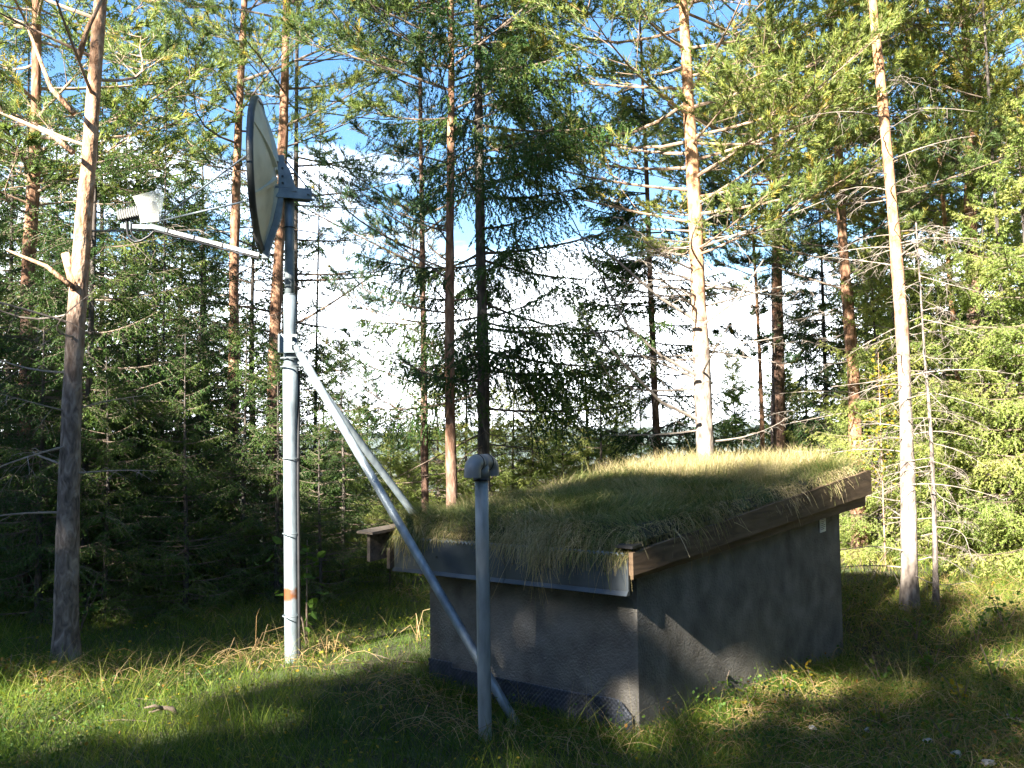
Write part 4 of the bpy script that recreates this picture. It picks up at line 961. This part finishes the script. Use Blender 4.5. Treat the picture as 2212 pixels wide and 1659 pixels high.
def background():
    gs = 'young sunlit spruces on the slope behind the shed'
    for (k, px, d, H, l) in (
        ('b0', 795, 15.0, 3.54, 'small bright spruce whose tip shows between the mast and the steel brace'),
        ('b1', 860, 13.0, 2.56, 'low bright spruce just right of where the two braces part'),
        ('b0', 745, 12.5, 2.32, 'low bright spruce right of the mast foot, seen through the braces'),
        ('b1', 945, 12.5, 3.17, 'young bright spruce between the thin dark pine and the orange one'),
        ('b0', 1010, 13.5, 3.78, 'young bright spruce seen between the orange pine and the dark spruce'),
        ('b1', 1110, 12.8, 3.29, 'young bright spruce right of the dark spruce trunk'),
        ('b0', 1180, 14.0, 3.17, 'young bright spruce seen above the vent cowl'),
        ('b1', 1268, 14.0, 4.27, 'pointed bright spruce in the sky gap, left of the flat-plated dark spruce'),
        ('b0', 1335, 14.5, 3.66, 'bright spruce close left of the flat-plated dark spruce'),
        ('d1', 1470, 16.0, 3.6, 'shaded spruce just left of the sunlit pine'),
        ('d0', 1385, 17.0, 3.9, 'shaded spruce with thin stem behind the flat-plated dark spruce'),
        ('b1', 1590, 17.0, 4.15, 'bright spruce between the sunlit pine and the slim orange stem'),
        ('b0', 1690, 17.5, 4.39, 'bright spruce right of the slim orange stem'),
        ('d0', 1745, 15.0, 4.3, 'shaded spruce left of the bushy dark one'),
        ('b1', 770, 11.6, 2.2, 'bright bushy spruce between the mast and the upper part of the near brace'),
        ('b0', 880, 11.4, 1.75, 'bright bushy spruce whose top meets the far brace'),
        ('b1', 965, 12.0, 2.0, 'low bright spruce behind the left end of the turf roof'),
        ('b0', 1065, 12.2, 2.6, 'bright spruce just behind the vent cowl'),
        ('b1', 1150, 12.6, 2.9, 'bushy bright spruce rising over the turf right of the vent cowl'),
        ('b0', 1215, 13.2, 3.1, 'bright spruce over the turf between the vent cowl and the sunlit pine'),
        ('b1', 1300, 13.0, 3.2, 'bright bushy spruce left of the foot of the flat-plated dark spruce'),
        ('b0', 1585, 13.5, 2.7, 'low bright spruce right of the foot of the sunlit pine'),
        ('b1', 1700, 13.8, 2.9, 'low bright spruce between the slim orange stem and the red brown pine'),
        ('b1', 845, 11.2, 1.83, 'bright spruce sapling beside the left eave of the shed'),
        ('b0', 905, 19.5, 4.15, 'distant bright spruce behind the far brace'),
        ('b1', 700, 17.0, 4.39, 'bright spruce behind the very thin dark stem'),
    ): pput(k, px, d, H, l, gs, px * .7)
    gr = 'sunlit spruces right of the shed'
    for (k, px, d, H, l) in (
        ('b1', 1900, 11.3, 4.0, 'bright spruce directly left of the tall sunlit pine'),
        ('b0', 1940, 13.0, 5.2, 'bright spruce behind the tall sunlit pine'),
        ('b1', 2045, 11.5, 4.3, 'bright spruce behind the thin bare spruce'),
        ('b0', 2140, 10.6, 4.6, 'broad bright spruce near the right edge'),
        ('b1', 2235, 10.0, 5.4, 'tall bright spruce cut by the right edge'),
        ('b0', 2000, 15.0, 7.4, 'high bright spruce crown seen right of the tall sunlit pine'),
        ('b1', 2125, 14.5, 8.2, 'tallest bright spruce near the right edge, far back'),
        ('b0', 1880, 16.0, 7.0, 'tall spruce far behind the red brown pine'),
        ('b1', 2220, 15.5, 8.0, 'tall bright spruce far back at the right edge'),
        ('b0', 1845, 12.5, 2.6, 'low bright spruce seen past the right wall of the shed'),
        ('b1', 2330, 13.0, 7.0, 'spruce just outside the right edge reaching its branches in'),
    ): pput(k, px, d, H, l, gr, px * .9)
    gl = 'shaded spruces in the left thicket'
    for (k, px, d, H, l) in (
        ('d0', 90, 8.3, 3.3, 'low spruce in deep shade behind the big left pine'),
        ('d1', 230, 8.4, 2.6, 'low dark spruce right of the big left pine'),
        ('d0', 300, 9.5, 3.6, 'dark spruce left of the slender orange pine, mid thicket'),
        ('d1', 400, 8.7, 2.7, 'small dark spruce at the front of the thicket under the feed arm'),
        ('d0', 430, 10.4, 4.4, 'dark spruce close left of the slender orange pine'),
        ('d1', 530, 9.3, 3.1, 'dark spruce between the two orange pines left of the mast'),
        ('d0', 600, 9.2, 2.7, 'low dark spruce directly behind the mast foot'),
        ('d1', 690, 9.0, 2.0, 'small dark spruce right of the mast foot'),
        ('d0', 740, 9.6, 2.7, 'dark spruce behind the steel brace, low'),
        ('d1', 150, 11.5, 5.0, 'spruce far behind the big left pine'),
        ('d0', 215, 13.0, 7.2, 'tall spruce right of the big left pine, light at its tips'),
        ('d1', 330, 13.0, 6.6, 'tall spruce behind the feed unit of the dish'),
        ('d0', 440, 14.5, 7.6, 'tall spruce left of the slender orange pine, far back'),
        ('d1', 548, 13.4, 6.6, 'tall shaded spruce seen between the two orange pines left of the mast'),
        ('d0', 612, 13.0, 4.6, 'shaded spruce directly behind the mast, mid height'),
        ('d1', 390, 12.0, 5.6, 'tall shaded spruce below and behind the feed arm'),
        ('d0', 120, 15.5, 8.4, 'highest spruce behind the big left pine, far back'),
        ('d0', -30, 9.0, 4.4, 'spruce just beyond the left edge, lower branches in view'),
        ('d1', 60, 14.0, 7.2, 'tall spruce left of the big left pine, far back'),
        ('d0', 840, 9.6, 1.25, 'tiny dark spruce by the left eave of the shed'),
    ): pput(k, px, d, H, l, gl, px * .8)
    gp = 'pines filling the canopy'
    for (k, px, d, H, l) in (
        ('p0', 60, 9.5, 10, 'pine crown in the top left corner'),
        ('p0', 1690, 13.5, 11.5, 'pine crown at the top, between the sunlit pine and the red brown pine'),
        ('p0', 2120, 12.0, 11.5, 'pine crown in the top right corner'),
    ): pput(k, px, d, H, l, gp, px * .5)
background()

def shade_trees():
    """unseen wood behind the viewpoint, placed and sized to shade the clearing"""
    g = 'unseen trees placed behind the viewpoint to shade the clearing'
    sx_, sy_ = .58, .815
    def cw(c, w): return (c * .815 + w * .58, -c * .58 + w * .815)     # across-sun / along-sun -> x, y
    for i, (k, c, w_, H) in enumerate(SHADE):
        c += .33 if c > -4.6 else .17
        x, y = cw(c, w_); put(k, x, y, H, 'unseen tree in the wood behind the viewpoint, placed to shade the clearing', g, i * 1.7)
SHADE = []  # unseen blockers, heights set to stop the sun and leave gaps
for c, H in ((-1.2, 10.2), (-1.93, 9.8), (-2.55, 7.2), (-3.02, 8.35), (-3.27, 10.2), (-3.9, 10.1), (-4.3, 9.7), (-4.85, 7.3)): SHADE.append(('o0', c, -8, H))
for c, H in ((-5.35, 6.3), (-5.9, 5.6), (-6.45, 5.3)): SHADE.append(('o0', c, -8, H))
SHADE += [('oq', -2.75, -9.2, 10.5), ('op', -5.6, -8.3, 13.5), ('op', -6.55, -8.9, 9.3)]
for c, H in ((-4.0, 10.7), (-1.0, 9.6), (-1.8, 10.1), (-.1, 9.2)): SHADE.append(('o0', c, -9.0, H))
for c, H in ((-7.1, 9.6), (-7.8, 10.3), (-8.6, 10), (-9.4, 11.5), (-10.4, 11), (-11.5, 11.5), (.3, 9.4), (1.2, 10), (2.4, 10), (3.6, 10)): SHADE.append(('o1', c, -8.4 + .3 * math.sin(c * 5), H))
for k in range(26): SHADE.append(('o1', -13 + 26 * ((k * .618) % 1), -11.5 - 5 * ((k * .37) % 1), 6.0 + 2.5 * ((k * .71) % 1)))
shade_trees()
def side_trees():  # unseen spruces added at the sides to cut sky light
    for i, (x, y, H) in enumerate(((-9, 0, 8), (-8.6, 3, 8), (-10.5, 5, 9), (-11, 1, 10), (8, -4, 10), (8.6, -1, 10), (9, 2, 10), (9.5, 4.5, 10.5), (11, 0, 11), (11, 6, 11), (10, 8.5, 10), (7.2, -6.5, 10), (6.6, -2.5, 10), (7.3, .8, 10), (7.6, 3.4, 10.5), (3.2, -4.5, 9), (1, -5.2, 9), (5.2, -5, 10), (6.9, -4.2, 9), (8.4, 5.8, 10), (6.1, 3.1, 9.5), (6.4, 1.4, 10), (5.9, -.5, 10), (4.4, -2.2, 9))):
        put('o1', x, y, H, 'unseen spruce added on the flank of the clearing to dim the sky light', 'unseen trees added beside the viewpoint to dim the sky light', i * 2.1)
side_trees()
for i, (k, x, y, H) in enumerate((('d0', -6.6, 8.6, 5), ('d1', -7.6, 10.2, 6), ('d0', -8.6, 8.2, 6), ('d1', -9.4, 11.5, 7), ('d0', -8.2, 13.5, 8), ('d1', -10.5, 9.4, 7), ('d0', -12, 12, 8), ('d1', -7.0, 12.0, 7),
                                  ('b0', 8.6, 11.0, 6), ('b1', 9.8, 13.0, 8), ('b0', 11.0, 10.5, 7))):
    put(k, x, y, H, 'spruce of the wood continuing beside the picture', 'trees continuing beyond the picture edges', i * 1.3)

# ---------------------------------------------------------------- small things
def leafy(px, py, h, nl, label, name='leafy_plant', cat='plant', mat='leaf', size=.05, tint=(0, .5), seed=0, group=None, spread=.5, stemmat='twig'):
    rng = np.random.RandomState(seed)
    # where the sight line through the foot meets the ground
    dvec = (at(px, py, 1) - CAM); s = 3
    for _ in range(60):
        p = CAM + dvec * s; s += (p.z - gz(p.x, p.y)) / max(-dvec.z, .05) * .5
    p = CAM + dvec * s; t = thing(name, label, cat, (p.x, p.y, gz(p.x, p.y)), 0, group)
    gw = G(); gl = G(); ns = max(1, int(spread * 5)); k = np.linspace(0, 1, 5)[:, None]; Ps = []
    for i in range(ns):
        az = rng.uniform(0, 6.28); d = np.array([math.cos(az), math.sin(az), 0]) * spread * rng.uniform(.2, .6) * h
        C = np.array([0, 0, h * rng.uniform(.7, 1)]) * k + d * k ** 1.5; gw.tubes(C, np.linspace(.004, .0015, 5) * (1 + h), 4)
        m = max(nl // ns, 2); f = rng.uniform(.25, 1, m)[:, None]; Ps.append(np.array([0, 0, 1.]) * h * .85 * f + d * f ** 1.5 + rng.normal(0, .06 * (h + .2), (m, 3)))
    Ps = np.concatenate(Ps); leaves(gl, Ps, size * rng.uniform(.6, 1.2, len(Ps)), rng, rng.uniform(tint[0], tint[1], len(Ps)))
    gw.build('stem', M[stemmat], t); gl.build('foliage', M[mat], t)
    return t

leafy(1890, 1010, 1, 1, 'x') if False else None
def bushes():
    L = leafy
    # birch sapling with yellowing leaves right of the red brown pine
    p = at(1905, 1000, 10.4); rng = np.random.RandomState(5); z0 = gz(p.x, p.y)
    t = thing('birch_sapling', 'slender birch sapling with yellow leaves behind the high end of the roof', 'tree', (p.x, p.y, z0))
    H = at(1905, 760, 10.4).z - z0; k = np.linspace(0, 1, 8)[:, None]; g = G(); g.tubes(np.array([[0, 0, H]]) * k, np.linspace(.012, .003, 8), 6); g.build('trunk', M['pine_bark'], t)
    Ps = []; g = G()
    for i in range(26):
        f = rng.uniform(.3, 1); az = rng.uniform(0, 6.28); l = .75 * (1.1 - f); b = np.array([0, 0, H * f]); e = b + np.array([math.cos(az) * l, math.sin(az) * l, l * .5])
        q = b + (e - b) * np.linspace(0, 1, 4)[:, None]; g.tubes(q, np.linspace(.005, .0015, 4), 4); Ps.append(b + (e - b) * rng.rand(26, 1) + rng.normal(0, .06, (26, 3)))
    g.build('limbs', M['twig'], t); Ps = np.concatenate(Ps); g = G(); leaves(g, Ps, rng.uniform(.03, .055, len(Ps)), rng, rng.uniform(.55, 1, len(Ps))); g.build('crown', M['leaf'], t)
    L(662, 1395, .95, 70, 'light green willow shoot in the shade right of the mast foot', tint=(.1, .5), size=.085, seed=3, spread=.5)
    L(172, 1375, .55, 60, 'leafy green seedling at the foot of the big left pine', tint=(.1, .5), size=.06, seed=4, spread=.8)
    gg = 'small leafy plants along the shed'
    for i, (px, py, h, nl, s, ti, lab) in enumerate((
        (1130, 1530, .22, 16, .05, (.3, .9), 'yellowing seedling at the foot of the near brace, against the dimpled sheet'),
        (1165, 1565, .14, 12, .06, (.1, .5), 'broad leaved weed in front of the dimpled sheet, near its middle'),
        (1320, 1580, .13, 12, .055, (.1, .5), 'broad leaved weed in front of the near wall corner'),
        (1395, 1592, .10, 10, .05, (.3, .7), 'small weed just right of the near wall corner'),
        (1560, 1520, .22, 16, .06, (.2, .6), 'green broad leaved plant near the middle of the shaded side wall'),
        (1622, 1545, .26, 14, .045, (.5, .9), 'pale yellow green plant at the foot of the shaded side wall'),
        (1700, 1530, .24, 22, .05, (.4, .9), 'yellow green plant towards the far end of the shaded side wall'),
        (1758, 1490, .20, 14, .05, (.6, 1), 'yellow leaved plant at the far end of the shaded side wall'))):
        L(px, py, h, nl, lab, size=s, tint=ti, seed=20 + i, group=gg, spread=.5)
    gg = 'undergrowth plants on the right'
    for i, (px, py, h, nl, s, ti, lab) in enumerate((
        (1905, 1500, .30, 30, .055, (.2, .7), 'green leafy plant a little right of the shed corner'),
        (2010, 1470, .28, 30, .06, (.2, .6), 'large leaved plant in the shade below the thin bare spruce'),
        (2080, 1540, .24, 34, .04, (.7, 1), 'orange leaved low shrub in the right undergrowth'),
        (1900, 1585, .20, 30, .045, (.3, .8), 'low green shrub at the lower right, nearest the shed'),
        (2050, 1620, .18, 34, .035, (.2, .6), 'small leaved bush at the bottom, right part'),
        (2150, 1490, .34, 40, .045, (.2, .7), 'sunlit leafy plant towards the right edge'),
        (2190, 1590, .22, 26, .04, (.1, .5), 'green weed near the bottom right corner'),
        (1980, 1385, .22, 30, .05, (.2, .6), 'dark leafy plant in front of the tall sunlit pine'),
        (2110, 1395, .30, 40, .05, (.1, .5), 'green shrub right of the two bare stems'),
        (2170, 1370, .36, 46, .05, (.1, .6), 'shrub under the thin dark stem at the right edge'))):
        L(px, py, h, nl, lab, size=s, tint=ti, seed=40 + i, group=gg, spread=.9)
    gg = 'rusty ferns in the grass'
    for i, (px, py, h, lab) in enumerate(((555, 1455, .10, 'rust coloured fern tip in the sunlit grass strip'), (170, 1480, .14, 'reddish brown fern left in the sunlit grass strip'),
                                          (88, 1500, .16, 'rust coloured fern at the left end of the sunlit grass strip'), (20, 1470, .18, 'brown fern at the left edge'))):
        L(px, py, h, 26, lab, name='fern', size=.035, tint=(.85, 1), seed=60 + i, group=gg, spread=1.0, mat='herb')
    # dry bent stalks
    for i, (px, py, n, h, lab) in enumerate(((715, 1420, 6, .18, 'tuft of bent dry stalks right of the mast foot'), (905, 1385, 5, .24, 'bent reddish dry stalks beside the left end of the shed'),
                                             (535, 1440, 6, .34, 'tall dry grass stalks left of the mast in the shade'))):
        rng = np.random.RandomState(80 + i); dvec = (at(px, py, 1) - CAM); s = 3
        for _ in range(60):
            p = CAM + dvec * s; s += (p.z - gz(p.x, p.y)) / max(-dvec.z, .05) * .5
        g = G()
        for _ in range(n):
            az = rng.uniform(0, 6.28); d = np.array([math.cos(az), math.sin(az), 0]); b = rng.normal(0, .03, 3) * [1, 1, 0]
            a = b + d * h * .3 + [0, 0, h * rng.uniform(.5, 1)]; c = a + d * h * rng.uniform(.2, .6) + [0, 0, h * rng.uniform(-.6, .2)]
            g.tubes(np.array([b, a, c]), np.array([.0028, .0024, .0014]), 4, tint=rng.rand())
        o = g.build('dry_stalks', M['dry']); o.location = (p.x, p.y, gz(p.x, p.y)); tagp(o, lab, 'dry stalks')
    # pale stones and a scrap of wood
    gg = 'pale stones in the right undergrowth'
    for i, (px, py, s, lab) in enumerate(((2003, 1600, .02, 'pale stone at the lower right, left-hand one of the scatter'), (2066, 1630, .03, 'flat pale stone near the bottom, right part'),
                                          (2190, 1552, .035, 'largest pale stone, near the right edge'), (2135, 1648, .026, 'pale stone on the bottom edge, right part'), (1875, 1577, .02, 'tiny pale stone below the shed corner'), (1755, 1572, .022, 'tiny pale stone in front of the shaded wall'))):
        rng = np.random.RandomState(90 + i); dvec = (at(px, py, 1) - CAM); q = 3
        for _ in range(60):
            p = CAM + dvec * q; q += (p.z - gz(p.x, p.y) - .05) / max(-dvec.z, .05) * .5
        import bmesh
        bm = bmesh.new(); bmesh.ops.create_icosphere(bm, subdivisions=3, radius=s)
        for v in bm.verts:
            c = v.co / s; f = 1 + .22 * math.sin(c.x * 3 + i) * math.cos(c.y * 4 + i * 2) + .12 * math.sin(c.z * 7 + c.x * 5); v.co = Vector((c.x * s * f * 1.2, c.y * s * f * .8, c.z * s * f * .6))
        me = bpy.data.meshes.new('stone'); bm.to_mesh(me); bm.free(); me.materials.append(M['stone'])
        o = bpy.data.objects.new('stone', me); COL.objects.link(o); o.location = (p.x, p.y, gz(p.x, p.y) + .05); o.rotation_euler = (0, 0, i); tagp(o, lab, 'stone', gg)
    dvec = (at(360, 1553, 1) - CAM); q = 3
    for _ in range(60):
        p = CAM + dvec * q; q += (p.z - gz(p.x, p.y) - .03) / max(-dvec.z, .05) * .5
    g = G(); g.tubes(np.array([[-.10, -.01, .04], [-.03, 0, .065], [.03, .01, .055], [.06, .01, .02]]), np.array([.006, .012, .014, .008]), 9, cap=True)
    g.tubes(np.array([[-.02, 0, .06], [-.06, -.03, .085], [-.11, -.05, .08]]), np.array([.012, .009, .004]), 7, cap=True)
    o = g.build('driftwood', M['twig'], None, True); o.location = p; tagp(o, 'grey weathered piece of root lying in the shaded grass', 'wood')
bushes()

def litter():
    rng = np.random.RandomState(7); g = G(); n = 150; y = rng.uniform(3.8, 9.2, n); x = rng.uniform(-5, 6, n) * y / 9.2
    k = ~inside_shed(x, y, .05); x = x[k]; y = y[k]; n = len(x); az = rng.uniform(0, 6.28, n); L = rng.uniform(.06, .3, n); tt = np.linspace(-.5, .5, 4)[None]
    px = x[:, None] + L[:, None] * tt * np.cos(az[:, None]) + rng.normal(0, .008, (n, 4)); py = y[:, None] + L[:, None] * tt * np.sin(az[:, None]) + rng.normal(0, .008, (n, 4))
    g.tubes(np.stack([px, py, ground_z(px, py) + .03 + rng.uniform(0, .03, (n, 1))], -1), rng.uniform(.0018, .0045, (n, 1)) * np.array([[.6, 1, .9, .5]]), 5)
    tagp(g.build('twig_litter', M['twig']), kind='stuff')
    g = G(); n = 2600; y = rng.uniform(3.8, 9.2, n); x = rng.uniform(-5, 6, n) * y / 9.2; k = ~inside_shed(x, y, .05); x = x[k]; y = y[k]; n = len(x)
    leaves(g, np.stack([x, y, ground_z(x, y) + rng.uniform(.02, .10, n)], 1), rng.uniform(.015, .035, n), rng, rng.uniform(.55, 1, n), .3)
    tagp(g.build('fallen_leaves', M['leaf']), kind='stuff')
litter()

# ---------------------------------------------------------------- the air over the valley
def haze():
    g = G(); g.box(-4800, 4800, -400, 4700, -140, 40); m = bpy.data.materials.new('haze'); m.use_nodes = True; n = m.node_tree
    n.nodes.remove(n.nodes['Principled BSDF']); v = n.nodes.new('ShaderNodeVolumePrincipled')
    v.inputs['Color'].default_value = (.86, .93, 1, 1); v.inputs['Density'].default_value = HAZE; v.inputs['Anisotropy'].default_value = .1
    n.links.new(v.outputs[0], n.nodes['Material Output'].inputs['Volume'])
    tagp(g.build('haze', m), kind='stuff')
HAZE = .00007
haze()
